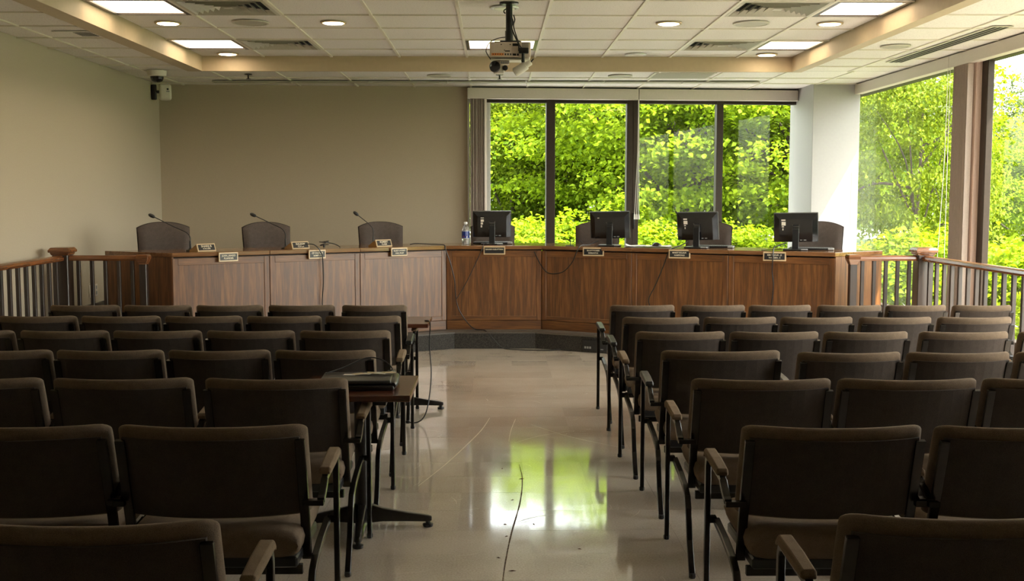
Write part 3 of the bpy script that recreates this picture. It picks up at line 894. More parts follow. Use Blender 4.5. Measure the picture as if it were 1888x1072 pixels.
# papers with a mouse, a little stand, coiled cable end, adapter
p = wing_pt('R', 1.12, 0.30)
t = thing('paper_sheets', 'white sheets of paper lying between the second and third monitors', 'paper', (p.x, p.y, TOP), ANG['R'] + R(20))
for k in range(3):
    mm = Matrix.Translation((0.0, 0.0, 0.001 + 0.0016 * k)) @ Matrix.Rotation(R((-6, 5, 1)[k]), 4, 'Z')
    m = MB(); nx = 10; vs = []
    for i in range(nx + 1):
        x = -0.24 + 0.48 * i / nx
        zz = 0.003 + 0.007 * math.sin(i * 0.9 + k) ** 2 + (0.014 if i == 0 else 0) * (k == 2)
        for y in (-0.13, 0.13):
            vs += [mm @ Vector((x, y, zz)), mm @ Vector((x, y, zz + 0.0012))]
    fs = []
    for i in range(nx):
        a = 4 * i; b = a + 4
        fs += [(a, b, b + 2, a + 2), (a + 1, a + 3, b + 3, b + 1), (a, a + 1, b + 1, b), (a + 2, b + 2, b + 3, a + 3)]
    fs += [(0, 2, 3, 1), (4 * nx, 4 * nx + 1, 4 * nx + 3, 4 * nx + 2)]
    m.add(vs, fs).build('sheet', M['paper'], t)
p = wing_pt('R', 1.24, 0.235)
t = thing('computer_mouse', 'black computer mouse resting on the white sheets', 'mouse', (p.x, p.y, TOP + 0.016), ANG['R'] + R(60))
ring = []
for yy, w, h in ((-0.055, 0.012, 0.008), (-0.05, 0.024, 0.018), (-0.02, 0.032, 0.033), (0.015, 0.031, 0.036), (0.045, 0.026, 0.024), (0.055, 0.012, 0.008)):
    ring.append([(w * math.cos(a) * 1.0, yy, max(0, h * math.sin(a))) for a in [math.pi * k / 8 for k in range(9)]] + [(0, yy, 0)])
MB().rings(ring).build('shell', M['black'], t, smooth=True)
MB().tube([(0, 0.03, 0.031), (0, 0.042, 0.027)], 0.004, 8).build('scroll_wheel', M['grey_plastic'], t)
p = wing_pt('R', 0.28, 0.12)
t = thing('small_stand', 'tiny black stand with a bent wire on the desk before the second monitor', 'stand', (p.x, p.y, TOP))
MB().box(-0.045, 0.045, -0.03, 0.03, 0, 0.006).build('base', M['black'], t, bev=0.002)
MB().tube([(0.01, 0, 0.004), (0.01, 0, 0.06)], 0.005, 8).build('post', M['black'], t)
MB().tube(smooth_path([(-0.05, 0, 0.064), (0.0, 0, 0.068), (0.012, 0, 0.055)]), 0.003, 6).build('clip', M['black'], t)
MB().tube(smooth_path([(0.02, 0, 0.03), (0.05, 0, 0.065), (0.08, 0.02, 0.08), (0.11, 0.02, 0.065), (0.14, 0.02, 0.03), (0.16, 0.02, 0.004)]), 0.003, 6).build('wire', M['black'], t)

def cable(pts, r, label, name='cable', n=7):
    return tag(MB().tube(smooth_path(pts, n), r, 6).build(name, M['black'], smooth=True), label, 'cable')
def W(side, s, d, z):
    p = wing_pt(side, s, d)
    return (p.x, p.y, z)
p = wing_pt('L', 1.27, 0.18)
t = thing('coiled_cable', 'small coil of black cable lying on the desk between two microphones', 'cable', (p.x, p.y, TOP), ANG['L'])
MB().tube(smooth_path([(-0.07 + 0.045 * math.cos(a), 0.04 * math.sin(a), 0.012 + 0.024 * (1 + math.sin(a + 2)) * 0.5 + 0.004 * k) for k, a in enumerate([u * 0.7 for u in range(14)])] + [(0.0, 0.0, 0.05), (0.06, -0.02, 0.03), (0.085, -0.05, 0.006)], 4), 0.005, 6).build('loop', M['black'], t, smooth=True)
MB().lathe([(0.01, 0), (0.012, 0.01), (0.012, 0.03), (0.007, 0.035)], 10, (-0.075, 0.0, 0.005)).build('plug', M['black'], t)
cable([W('L', 1.655, 0.02, 1.135), W('L', 1.60, -0.02, 1.155), W('L', 1.54, -0.05, 1.145), W('L', 1.49, -0.06, 1.09), W('L', 1.455, -0.045, 1.0), W('L', 1.445, -0.03, 0.75), W('L', 1.46, -0.03, 0.55), W('L', 1.44, -0.03, 0.35)], 0.006, 'black cable hanging over the name plate and down the oak panel')
cable([W('L', 0.36, 0.16, 1.115), W('L', 0.30, 0.14, 1.125), W('L', 0.18, 0.10, 1.118), W('L', 0.06, 0.06, 1.112), W('L', 0.02, 0.0, 1.105), W('C', -0.005, -0.035, 1.06), W('C', 0.05, -0.03, 0.90), W('C', 0.09, -0.028, 0.72), W('C', 0.10, -0.028, 0.58), W('C', 0.13, -0.03, 0.42), W('C', 0.22, -0.03, 0.27), W('C', 0.31, -0.06, 0.192), W('C', 0.42, -0.16, 0.189), W('C', 0.50, -0.29, 0.13), W('C', 0.60, -0.32, 0.03), W('C', 0.72, -0.34, 0.006), W('C', 1.0, -0.40, 0.006), W('C', 1.12, -0.41, 0.007), W('C', 1.25, -0.36, 0.007)], 0.006, 'long black cable running down the desk corner and over the step to the floor')
cable([W('C', 0.44, 0.10, 1.125), W('C', 0.41, 0.02, 1.118), W('C', 0.39, -0.035, 1.06), W('C', 0.33, -0.03, 0.93), W('C', 0.24, -0.03, 0.74), W('C', 0.15, -0.03, 0.58), W('C', 0.11, -0.034, 0.52)], 0.005, 'black cable slanting down the middle unit from the first monitor')
cable([W('C', 0.96, -0.006, 1.035), W('C', 0.985, -0.03, 0.98), W('R', 0.0, -0.03, 0.90), W('R', 0.07, -0.03, 0.82), W('R', 0.16, -0.03, 0.80), W('R', 0.28, -0.03, 0.83), W('R', 0.38, -0.03, 0.93), W('R', 0.44, -0.035, 1.05), W('R', 0.47, 0.0, 1.112), W('R', 0.52, 0.10, 1.118), W('R', 0.60, 0.16, 1.16)], 0.006, 'black cable drooping in a loop beside the second monitor')
cable([W('R', 1.62, 0.14, 1.17), W('R', 1.56, 0.06, 1.13), W('R', 1.48, -0.03, 1.08), W('R', 1.42, -0.035, 0.93), W('R', 1.33, -0.03, 0.72), W('R', 1.26, -0.03, 0.58), W('R', 1.27, -0.03, 0.50)], 0.006, 'black cable running from the third monitor down the shaded panel')
cable([W('R', 2.64, 0.14, 1.18), W('R', 2.57, 0.06, 1.15), W('R', 2.555, -0.02, 1.13), W('R', 2.555, -0.05, 1.05), W('R', 2.545, -0.03, 0.90), W('R', 2.56, -0.03, 0.75), W('R', 2.54, -0.03, 0.55)], 0.006, 'black cable over the name plate below the pillar-side monitor')
cable([W('R', 2.40, 0.10, 1.104), W('R', 2.50, 0.11, 1.108), W('R', 2.60, 0.12, 1.118)], 0.004, 'short black wire lying on the desk by the pillar-side monitor')

# black floor box in the step
ps = Vector(sr) + wr * 0.70
t = thing('socket_box', 'black socket box set into the dark step riser', 'socket box', (ps.x, ps.y, 0.075), ANG['R'])
MB().box(-0.14, 0.14, -0.012, 0.05, -0.058, 0.058).build('box', M['black'], t, bev=0.003)
for k in range(3):
    MB().box(-0.115 + k * 0.028, -0.095 + k * 0.028, -0.014, -0.012, -0.035, -0.012).build('jack', M['grey_plastic'], t)
MB().box(0.07, 0.10, -0.014, -0.012, -0.04, -0.03).build('jack', M['grey_plastic'], t)

# ---------------------------------------------------------------- high-back chairs behind the desk
def exec_chair(x, y, rz, ztop, label):
    t = thing('office_chair', label, 'chair', (x, y, DZ), rz, 'high-back chairs behind the council desk')
    # local: backrest at y=0, faces -y
    H = ztop - DZ
    z0 = 0.50
    def outline(u, w, zt, arch):
        return w * u, zt - arch * abs(u) ** 2.6
    def pad(w0, w1, zt, zb, arch, th, name, mat, y0):
        ringsl = []
        nu = 14; nv = 9
        for v in range(nv):
            f = v / (nv - 1)
            row = []
            for s in (1, -1):
                for k in range(nu + 1):
                    u = -1 + 2 * k / nu
                    if s < 0: u = -u
                    zt_u = zt - arch * abs(u) ** 2.4
                    z = zb + (zt_u - zb) * f
                    w = w0 + (w1 - w0) * f
                    edge = (1 - abs(u) ** 6) ** 0.5 if abs(u) < 1 else 0
                    tv = (1 - (abs(2 * f - 1)) ** 8) ** 0.5 if 0 < f < 1 else 0.0
                    yy = y0 - s * th / 2 * max(edge, 0.05) * max(tv, 0.15) - 0.05 * u * u
                    row.append((w / 2 * u, yy + 0.10 * (f - 0.5) * 0.6, z))
            ringsl.append(row)
        return MB().rings(ringsl).build(name, mat, t, smooth=True)
    pad(0.47, 0.515, H, z0, 0.055, 0.095, 'backrest', M['exec'], 0.0)
    pad(0.485, 0.532, H + 0.008, z0 - 0.01, 0.056, 0.030, 'piping', M['exec_pipe'], 0.022)
    MB().box(-0.25, 0.25, -0.50, -0.03, 0.40, 0.50).build('seat', M['exec'], t, bev=0.035, seg=3)
    for s in (-1, 1):
        MB().box(s * 0.28 - 0.03, s * 0.28 + 0.03, -0.38, -0.08, 0.62, 0.65).build('armrest', M['black'], t, bev=0.008, seg=2)
        MB().box(s * 0.28 - 0.012, s * 0.28 + 0.012, -0.26, -0.20, 0.42, 0.62).build('arm_post', M['black'], t)
    MB().tube([(0, -0.26, 0.09), (0, -0.26, 0.40)], 0.03, 12).build('gas_column', M['black'], t)
    for k in range(5):
        a = k * 2 * math.pi / 5
        d = Vector((math.cos(a), math.sin(a), 0))
        c = Vector((0, -0.26, 0))
        ca_ = MB().tube([c + Vector((0, 0, 0.10)), c + d * 0.28 + Vector((0, 0, 0.075))], 0.022, 6, 0.015).build('base_arm', M['black'], t)
        MB().lathe([(0.024, -0.012), (0.026, 0), (0.024, 0.012)], 10, c + d * 0.28 + Vector((0, 0, 0.027)), Matrix.Rotation(a, 4, 'Z') @ Matrix.Rotation(R(90), 4, 'X')).build('caster', M['black'], ca_)
ex = [(-3.40, 11.58, 26, 1.368, 'grey-brown high-back chair behind the desk nearest the newel post'),
      (-2.47, 12.20, 26, 1.353, 'grey-brown high-back chair behind the middle microphone'),
      (-1.305, 12.95, 20, 1.338, 'grey-brown high-back chair behind the microphone nearest the bottle'),
      (-0.01, 13.40, 2, 1.322, 'high-back chair mostly hidden behind the monitor by the bottle'),
      (1.205, 12.95, -20, 1.338, 'high-back chair behind the second monitor from the bottle'),
      (2.40, 12.45, -24, 1.35, 'high-back chair behind the third monitor from the bottle'),
      (3.46, 11.88, -26, 1.365, 'high-back chair in front of the white pillar behind the last monitor')]
for x, y, a, zt, lb in ex:
    exec_chair(x, y, R(a), zt, lb)

# ---------------------------------------------------------------- railings with newel posts
def railing(sx, label, Yc, Xn, Xe, y_near):
    RZ = 1.085
    t = thing('railing', label, 'railing', (Xn, Yc, 0), 0, 'wooden railings beside the dais')
    X = lambda x: x - Xn
    lo, hi = (min(Xn, Xe), max(Xn, Xe))
    # cross rail on the dais edge
    def capped(m, a, b, axis):
        prof = [(-0.036, -0.028), (0.036, -0.028), (0.040, -0.010), (0.034, 0.012), (0.018, 0.022), (-0.018, 0.022), (-0.034, 0.012), (-0.040, -0.010)]
        if axis == 'x':
            r = [[(x, p, RZ - 0.022 + q) for p, q in prof] for x in (a, b)]
        else:
            r = [[(p, y, RZ - 0.022 + q) for p, q in prof] for y in (a, b)]
        return m.rings(r)
    s = 1 if Xe > Xn else -1
    capped(MB(), s * 0.07, X(Xe) - s * 0.03, 'x').build('handrail', M['rail_x'], t, bev=0.002)
    capped(MB(), -0.07, y_near - Yc, 'y').build('handrail', M['rail'], t, bev=0.002)
    n = 6
    for k in range(n - 1):
        x = X(Xn + (Xe - Xn) * (k + 1) / n) + s * 0.02
        MB().box(x - 0.016, x + 0.016, -0.016, 0.016, DZ, RZ - 0.05).build('baluster', M['newel'], t, bev=0.002)
    k = 0
    y = -0.165
    while y > y_near - Yc + 0.02:
        MB().box(-0.016, 0.016, y - 0.016, y + 0.016, 0.09, RZ - 0.05).build('baluster', M['newel'], t, bev=0.002)
        y -= 0.168
    MB().box(-0.02, 0.02, y_near - Yc, -0.275, 0.06, 0.10).build('bottom_rail', M['newel'], t, bev=0.003)
    for yy in (y_near - Yc + 0.03,):
        MB().box(-0.03, 0.03, yy - 0.03, yy + 0.03, 0.0, RZ - 0.05).build('rail_post', M['newel'], t, bev=0.003)
    # newel with moulded cap
    z0 = DZ
    MB().box(-0.072, 0.072, -0.072, 0.072, z0, 1.10).build('newel_post', M['newel'], t, bev=0.006)
    cap = []
    for w, z in ((0.076, 1.088), (0.084, 1.100), (0.086, 1.112), (0.100, 1.116), (0.101, 1.136), (0.097, 1.140), (0.086, 1.156), (0.080, 1.160)):
        cap.append([(-w, -w, z), (w, -w, z), (w, w, z), (-w, w, z)])
    MB().rings(cap).build('newel_cap', M['rail_x'], t, bev=0.002)
    # end post with carved block
    x = X(Xe)
    MB().box(x - 0.034, x + 0.034, -0.034, 0.034, DZ, RZ - 0.07).build('end_post', M['newel'], t, bev=0.004)
    blk = []
    for w, z in ((0.036, RZ - 0.085), (0.045, RZ - 0.06), (0.056, RZ - 0.035), (0.058, RZ - 0.008), (0.050, RZ + 0.008)):
        blk.append([(x - w, -w, z), (x + w, -w, z), (x + w, w, z), (x - w, w, z)])
    MB().rings(blk).build('end_block', M['rail_x'], t, bev=0.003)
railing(-1, 'dark railing with newel post beside the plain wall', 10.58, -4.055, -3.30, 8.6)
railing(1, 'sunlit railing with newel post beside the side windows', 10.44, 4.04, 3.375, 7.4)

# ---------------------------------------------------------------- hall armchairs
def armchair(x, y, w, rz, label, padmat, aisle=0, ztop=0.85, near=True):
    t = thing('armchair', label, 'chair', (x, y, 0), rz, 'upholstered armchairs in rows')
    wb = w - 0.026                               # back width
    lean = 0.105                                 # forward shift from top to seat
    zb = 0.50
    dz = ztop - 0.85
    def yl(z): return lean * (ztop - z) / (ztop - zb)
    nu = 12
    curve = lambda u: 0.08 * abs(u) ** 2.2
    # backrest cushion: rounded section swept across
    rings = []
    th = 0.062
    Hh = ztop - zb
    sec = []
    for k in range(20):
        a = 2 * math.pi * k / 20
        ca, sa = math.cos(a), math.sin(a)
        n = 5.0
        sec.append((math.copysign(abs(ca) ** (2 / 2.6), ca), math.copysign(abs(sa) ** (2 / 7.0), sa)))
    us = [-1, -0.995, -0.98, -0.95, -0.91] + [-0.85 + 1.7 * k / 12 for k in range(13)] + [0.91, 0.95, 0.98, 0.995, 1]
    for u in us:
        e = max(0.12, (1 - abs(u) ** 26) ** 0.5) if abs(u) < 1 else 0.12
        vv = max(0.0, (abs(u) - 0.86) / 0.14)
        ez = 1 - 0.13 * (1 - (1 - vv * vv) ** 0.5)
        row = []
        for cy, cz in sec:
            z = zb + Hh / 2 + cz * Hh / 2 * ez
            row.append((u * wb / 2, 0.032 + yl(z) + curve(u) + cy * th / 2 * e, z))
        rings.append(row)
    MB().rings(rings).build('backrest', M['fabric'], t, smooth=True)
    # rear shell, inset, follows the curve
    rows = []
    for k in range(11):
        u = -0.93 + 1.86 * k / 10
        x0 = u * wb / 2; c = curve(u)
        zs = (zb + 0.015, ztop - 0.042)
        rows.append([(x0, yl(zs[0]) + c - 0.012, zs[0]), (x0, yl(zs[1]) + c - 0.010, zs[1]), (x0, yl(zs[1]) + c + 0.012, zs[1]), (x0, yl(zs[0]) + c + 0.012, zs[0])])
    MB().rings(rows).build('back_shell', M['fabric_back'], t)
    hw = wb / 2
    for s in (-1, 1):
        ax = s * (hw + 0.009) if s != aisle else s * (hw + 0.045)
        px = s * (hw - 0.020)
        cc = curve(0.93)
        MB().bar([(yl(ztop - 0.05) + cc - 0.018, ztop - 0.05), (yl(zb) + cc - 0.018, zb), (yl(0.40) + cc - 0.014, 0.335)], 0.034, 0.018, px).build('back_post', M['chair_metal'], t, bev=0.002)
        # front leg running up into the arm loop, then down to the post
        fl_ = MB().bar([(0.500, 0.0), (0.492, 0.615), (0.480, 0.640), (0.455, 0.650), (0.215, 0.630), (0.195, 0.622)], 0.022, 0.026, ax).build('leg', M['chair_metal'], t, bev=0.003)
        MB().bar([(0.20, 0.624), (0.185, 0.612), (0.125, 0.578), (0.105, 0.572)], 0.026, 0.022, ax).build('arm_link', M['chair_metal'], t, bev=0.002)
        xa, xb = sorted((px, ax + s * 0.011))
        MB().box(xa, xb, 0.088, 0.116, 0.556, 0.576).build('arm_bracket', M['chair_metal'], t, bev=0.002)
        pad = []
        for yy, hh, ww in ((0.205, 0.012, 0.018), (0.215, 0.024, 0.022), (0.34, 0.028, 0.024), (0.455, 0.026, 0.024), (0.485, 0.018, 0.020), (0.493, 0.008, 0.014)):
            zc = 0.640 + (yy - 0.2) * 0.075 - (0.016 if yy > 0.48 else 0)
            pad.append([(ax - ww, yy, zc), (ax + ww, yy, zc), (ax + ww, yy, zc + hh * 0.7), (ax + ww * 0.7, yy, zc + hh), (ax - ww * 0.7, yy, zc + hh), (ax - ww, yy, zc + hh * 0.7)])
        MB().rings(pad).build('arm_pad', padmat, t, smooth=False, bev=0.002)
        rx = s * (hw - 0.012) if s != aisle else s * (hw + 0.012)
        rl_ = MB().bar([(0.485, 0.395), (0.30, 0.372), (0.17, 0.345), (0.105, 0.315), (0.075, 0.27), (0.03, 0.14), (-0.055, 0.0)], 0.026, 0.022, rx).build('leg', M['chair_metal'], t, bev=0.003)
        MB().lathe([(0.013, 0), (0.015, 0.004), (0.015, 0.018), (0.012, 0.022)], 8, (ax, 0.500, 0)).build('glide', M['black'], fl_)
        MB().lathe([(0.013, 0), (0.015, 0.004), (0.015, 0.018), (0.012, 0.022)], 8, (rx, -0.052, 0)).build('glide', M['black'], rl_)
        xa, xb = sorted((rx, ax))
        if xb - xa > 0.008:
            MB().box(xa, xb, 0.475, 0.505, 0.385, 0.41).build('side_bracket', M['chair_metal'], t)
    # seat: crowned cushion over a dark pan
    rings = []
    sw = wb - 0.045
    for f, hz in ((0, 0.5), (0.02, 0.8), (0.06, 0.97), (0.25, 1.0), (0.6, 1.0), (0.85, 0.98), (0.95, 0.85), (0.99, 0.55), (1.0, 0.3)):
        yy = 0.045 + f * 0.475
        row = []
        for k in range(16):
            a = 2 * math.pi * k / 16
            cx_ = math.copysign(abs(math.cos(a)) ** (2 / 7.0), math.cos(a)); cz_ = math.copysign(abs(math.sin(a)) ** (2 / 3.0), math.sin(a))
            row.append((cx_ * sw / 2 * (0.985 if f in (0, 1.0) else 1), yy, 0.425 + 0.015 * f + cz_ * 0.058 * hz))
        rings.append(row)
    MB().rings(rings).build('seat', M['fabric'], t, smooth=True)
    MB().box(-sw / 2 + 0.01, sw / 2 - 0.01, 0.05, 0.49, 0.345, 0.385).build('seat_pan', M['black'], t, bev=0.006)
    MB().box(-hw + 0.02, hw - 0.02, 0.085, 0.107, 0.31, 0.345).build('cross_bar', M['chair_metal'], t, bev=0.002)
    return t

ordw = ['first', 'second', 'third', 'fourth', 'fifth', 'sixth']
rown = {1: 'front row', 2: 'second row', 3: 'third row', 4: 'fourth row', 5: 'fifth row', 6: 'sixth row', 7: 'rearmost row'}
rows_right = {
 1: [(1.10, 8.10, .50), (1.622, 8.09, .494), (2.118, 8.083, .483), (2.63, 8.074, .495), (3.121, 8.066, .47), (3.608, 8.058, .46)],
 2: [(1.116, 7.298, .535), (1.648, 7.29, .508), (2.158, 7.282, .505), (2.684, 7.273, .508), (3.212, 7.264, .518)],
 3: [(1.114, 6.508, .554), (1.676, 6.498, .552), (2.225, 6.49, .525), (2.81, 6.48, .555), (3.40, 6.47, .55)],
 4: [(1.192, 5.703, .646), (1.852, 5.632, .560), (2.420, 5.623, .56), (2.99, 5.62, .56)],
 5: [(1.194, 4.814, .642), (1.848, 4.804, .640), (2.50, 4.80, .64)],
 6: [(1.208, 3.812, .660), (1.898, 3.802, .66)],
 7: [(1.235, 2.722, .68)]}
rows_left = {
 1: [(-.881, 8.132, .502), (-1.419, 8.141, .51), (-1.951, 8.15, .514), (-2.483, 8.158, .52), (-3.022, 8.167, .53)],
 2: [(-.88, 7.398, .53), (-1.412, 7.406, .522), (-1.956, 7.416, .54), (-2.512, 7.424, .55), (-3.074, 7.434, .55)],
 3: [(-.894, 6.594, .565), (-1.464, 6.602, .549), (-2.025, 6.612, .55), (-2.587, 6.622, .552), (-3.145, 6.63, .533)],
 4: [(-.891, 5.756, .55), (-1.448, 5.765, .555), (-2.024, 5.776, .58), (-2.610, 5.785, .575)],
 5: [(-.975, 4.864, .655), (-1.660, 4.876, .640), (-2.355, 4.886, .68)],
 6: [(-1.008, 3.859, .69), (-1.722, 3.87, .71)],
 7: [(-1.05, 2.700, .70)]}
PADS = {('R', 1): 'black', ('R', 2): 'black', ('R', 4): 'black', ('L', 2): 'black', ('L', 4): 'black'}
for side, rws in (('R', rows_right), ('L', rows_left)):
    blk = 'window-side block' if side == 'R' else 'wall-side block'
    for r, lst in rws.items():
        for i, (x, y, w) in enumerate(lst):
            extra = ', sun on its top edge' if (side == 'R' and r == 1 and i == 5) else ''
            lb = 'dark brown armchair, %s, %s, %s from the aisle%s' % (blk, rown[r], ordw[i], extra)
            ais = (-1 if side == 'R' else 1) if i == 0 else 0
            x, y = x * (y - 0.07) / y, y - 0.07
            armchair(x, y, w, R(rng.uniform(-0.8, 0.8)), lb, M['black'] if (side, r) in PADS else M['fabric_pad'], ais)

# ---------------------------------------------------------------- pedestal side tables
def side_table(x, y, zt, w, d, px, py, label):
    t = thing('side_table', label, 'table', (x, y, 0), 0, 'mahogany side tables by the aisle')
    MB().box(-w / 2, w / 2, -d / 2, d / 2, zt - 0.030, zt).build('table_top', M['mahogany'], t, bev=0.003)
    MB().box(px - 0.12, px + 0.12, py - 0.12, py + 0.12, zt - 0.05, zt - 0.030).build('top_plate', M['black'], t)
    MB().tube([(px, py, 0.05), (px, py, zt - 0.045)], 0.034, 14).build('pedestal', M['dark_metal'], t, smooth=True)
    for k in range(4):
        a = R(3 + 90 * k)
        dd = Vector((math.cos(a), math.sin(a), 0)); c = Vector((px, py, 0))
        ringz = []
        n_ = Vector((-dd.y, dd.x, 0))
        for s, h0, h1, ww in ((0.03, 0.03, 0.125, 0.032), (0.10, 0.035, 0.10, 0.026), (0.22, 0.032, 0.075, 0.022), (0.325, 0.028, 0.058, 0.02), (0.345, 0.03, 0.052, 0.012)):
            q = c + dd * s
            ringz.append([q - n_ * ww + Vector((0, 0, h0)), q + n_ * ww + Vector((0, 0, h0)), q + n_ * ww * 0.7 + Vector((0, 0, h1)), q - n_ * ww * 0.7 + Vector((0, 0, h1))])
        ba_ = MB().rings(ringz).build('base_arm', M['dark_metal'], t, bev=0.005, seg=2)
        MB().lathe([(0.024, 0), (0.026, 0.004), (0.026, 0.014), (0.012, 0.018), (0.012, 0.034)], 12, c + dd * 0.325).build('foot', M['black'], ba_, smooth=True)
    return t
side_table(-0.655, 5.38, 0.73, 0.54, 0.58, 0.0, 0.08, 'mahogany pedestal table by the aisle carrying a black folder')
side_table(-0.735, 8.48, 0.70, 0.50, 0.52, 0.0, 0.06, 'mahogany pedestal table beside the front row of the wall-side block')

# black folder with papers and a wire
t = thing('folder_case', 'black zipped folder lying on the mahogany table by the aisle', 'folder', (-0.665, 5.36, 0.73), R(2))
MB().box(-0.17, 0.19, -0.145, 0.14, 0.0, 0.026).build('lower_cover', M['leather'], t, bev=0.010, seg=3)
MB().box(-0.165, 0.175, -0.14, 0.135, 0.027, 0.048).build('upper_cover', M['leather'], t, bev=0.008, seg=3)
rr = []
for yy in (-0.14, -0.12, 0.11, 0.13):
    q = 0.021 if -0.13 < yy < 0.12 else 0.012
    rr.append([(0.185 + q * math.cos(2 * math.pi * k / 10), yy, 0.026 + q * math.sin(2 * math.pi * k / 10)) for k in range(10)])
MB().rings(rr).build('spine', M['leather'], t, smooth=True)
MB().tube(smooth_path([(-0.16, -0.147, 0.02), (0.0, -0.150, 0.022), (0.12, -0.149, 0.018)]), 0.004, 6).build('zip', M['dark_metal'], t)
t = thing('paper_scraps', 'crumpled cream labels lying on top of the black folder', 'paper', (-0.61, 5.40, 0.7785), R(4))
for k in range(6):
    mm = Matrix.Translation((-0.09 + 0.038 * k, rng.uniform(-0.03, 0.03), 0.001 + 0.0015 * k)) @ Matrix.Rotation(rng.uniform(-0.5, 0.5), 4, 'Z') @ Matrix.Rotation(rng.uniform(-0.06, 0.06), 4, 'Y')
    MB().box(-0.03, 0.03, -0.022, 0.022, 0, 0.0015, mm).build('scrap', M['plate_wood'] if k % 2 else M['sticker'], t)
cable([(-0.82, 5.42, 0.782), (-0.74, 5.50, 0.80), (-0.66, 5.52, 0.835), (-0.60, 5.52, 0.845), (-0.54, 5.50, 0.83), (-0.50, 5.47, 0.795), (-0.53, 5.46, 0.783)], 0.003, 'thin black wire looping above the black folder')
cable([(-0.52, 8.42, 0.702), (-0.48, 8.38, 0.69), (-0.478, 8.25, 0.55), (-0.46, 8.15, 0.35), (-0.47, 8.05, 0.18), (-0.50, 8.0, 0.06), (-0.56, 8.0, 0.008), (-0.66, 8.05, 0.007)], 0.005, 'black cable dropping from the far side table to the floor')

# little brown flakes of debris on the aisle
for x, y in ((0.05, 6.65), (0.16, 6.40), (0.10, 5.95), (0.055, 5.5), (0.20, 5.5), (0.40, 5.1), (0.02, 4.98), (0.08, 4.80), (0.29, 4.62), (0.06, 5.30)):
    m = MB(); a = rng.uniform(0, 3)
    L = rng.uniform(0.010, 0.024)
    mm = Matrix.Translation((x, y, 0.0002)) @ Matrix.Rotation(a, 4, 'Z')
    vs = [mm @ Vector(p) for p in [(-L, 0, 0), (0, -L * 0.3, 0), (L, 0, 0.0), (0, L * 0.3, 0), (0, 0, 0.004)]]
    m.add(vs, [(0, 1, 4), (1, 2, 4), (2, 3, 4), (3, 0, 4), (3, 2, 1, 0)])
    tag(m.build('floor_crumb', M['debris']), 'tiny reddish-brown flake lying on the polished aisle floor', 'debris', 'flakes of debris on the aisle')

# ---------------------------------------------------------------- ceiling fittings
rowY = {n: (yl[r], yl[r + 1]) for r, n in rowname.items()}
def troffer(c, rw, label):
    x0, x1 = xl[c], xl[c + 1]; y0, y1 = rowY[rw]
    t = thing('ceiling_light', label, 'ceiling light', ((x0 + x1) / 2, (y0 + y1) / 2, ZT), 0, 'square lit ceiling panels')
    w, d = (x1 - x0) / 2 - 0.014, (y1 - y0) / 2 - 0.011
    for a in ((-w, -w + 0.035, -d, d), (w - 0.035, w, -d, d), (-w + 0.035, w - 0.035, -d, -d + 0.03), (-w + 0.035, w - 0.035, d - 0.03, d)):
        MB().box(a[0], a[1], a[2], a[3], -0.003, 0.03).build('frame', M['dark_metal'], t)
    MB().box(-w + 0.035, w - 0.035, -d + 0.03, d - 0.03, 0.012, 0.02).build('diffuser', M['lamp'], t)
troffer(0, 'A', 'square lit ceiling panel nearer the hall, by the plain-wall edge of the tray')
troffer(0, 'D', 'square lit ceiling panel in the tray corner near the wall camera')
troffer(4, 'D', 'square lit ceiling panel behind the projector')
troffer(8, 'A', 'square lit ceiling panel nearer the hall, by the window-side edge of the tray')
troffer(8, 'D', 'square lit ceiling panel in the tray corner nearest the white pillar')

rowY['near'] = (yl[0], yl[1]); rowY['mid'] = (yl[2], yl[3])
for rw_, nm, cs_ in ():
    for c_, wh in [(c_, {1: 'on the plain-wall side', 4: 'on the centre line', 7: 'on the window side'}[c_]) for c_ in cs_]:
        troffer(c_, rw_, 'square lit ceiling panel %s, %s' % (nm, wh))

def air_vent(c, rw, label, flat=False):
    x0, x1 = xl[c], xl[c + 1]; y0, y1 = rowY[rw]
    t = thing('air_vent', label, 'vent', ((x0 + x1) / 2, (y0 + y1) / 2, ZT), 0, 'square louvred ceiling vents')
    w, d = (x1 - x0) / 2 - 0.014, (y1 - y0) / 2 - 0.011
    def ring(o, i_, z0, z1, dz):
        m = MB(); vs = []
        for q, z in ((o, z0), (i_, z1), (i_, z1 + 0.002), (o, z0 + 0.002)):
            vs.append([(-w * q, -d * q, z), (w * q, -d * q, z), (w * q, d * q, z), (-w * q, d * q, z)])
        n = 4
        allv = [p for r_ in vs for p in r_]
        fs = [(i * 4 + j, i * 4 + (j + 1) % 4, ((i + 1) % 4) * 4 + (j + 1) % 4, ((i + 1) % 4) * 4 + j) for i in range(4) for j in range(4)]
        return m.add(allv, fs)
    ring(1.0, 0.92, -0.004, -0.003, 0).build('frame', M['vent'], t)
    MB().box(-w, w, -d, d, 0.05, 0.055).build('plenum', M['void'], t)
    for k in range(5):
        q = 0.92 - k * 0.165
        ring(q, q - 0.085, -0.006, 0.036, 0).build('louvre', M['vent'], t)
    MB().box(-w * 0.10, w * 0.10, -d * 0.10, d * 0.10, -0.004, -0.001).build('centre_plate', M['vent'], t)
air_vent(1, 'A', 'square louvred vent nearer the hall, next to the plain-wall-side ceiling light')
air_vent(1, 'D', 'square louvred vent in the far tray row on the plain-wall side')
air_vent(7, 'A', 'square louvred vent nearer the hall, next to the window-side ceiling light')
air_vent(7, 'D', 'square louvred vent in the far tray row on the window side')

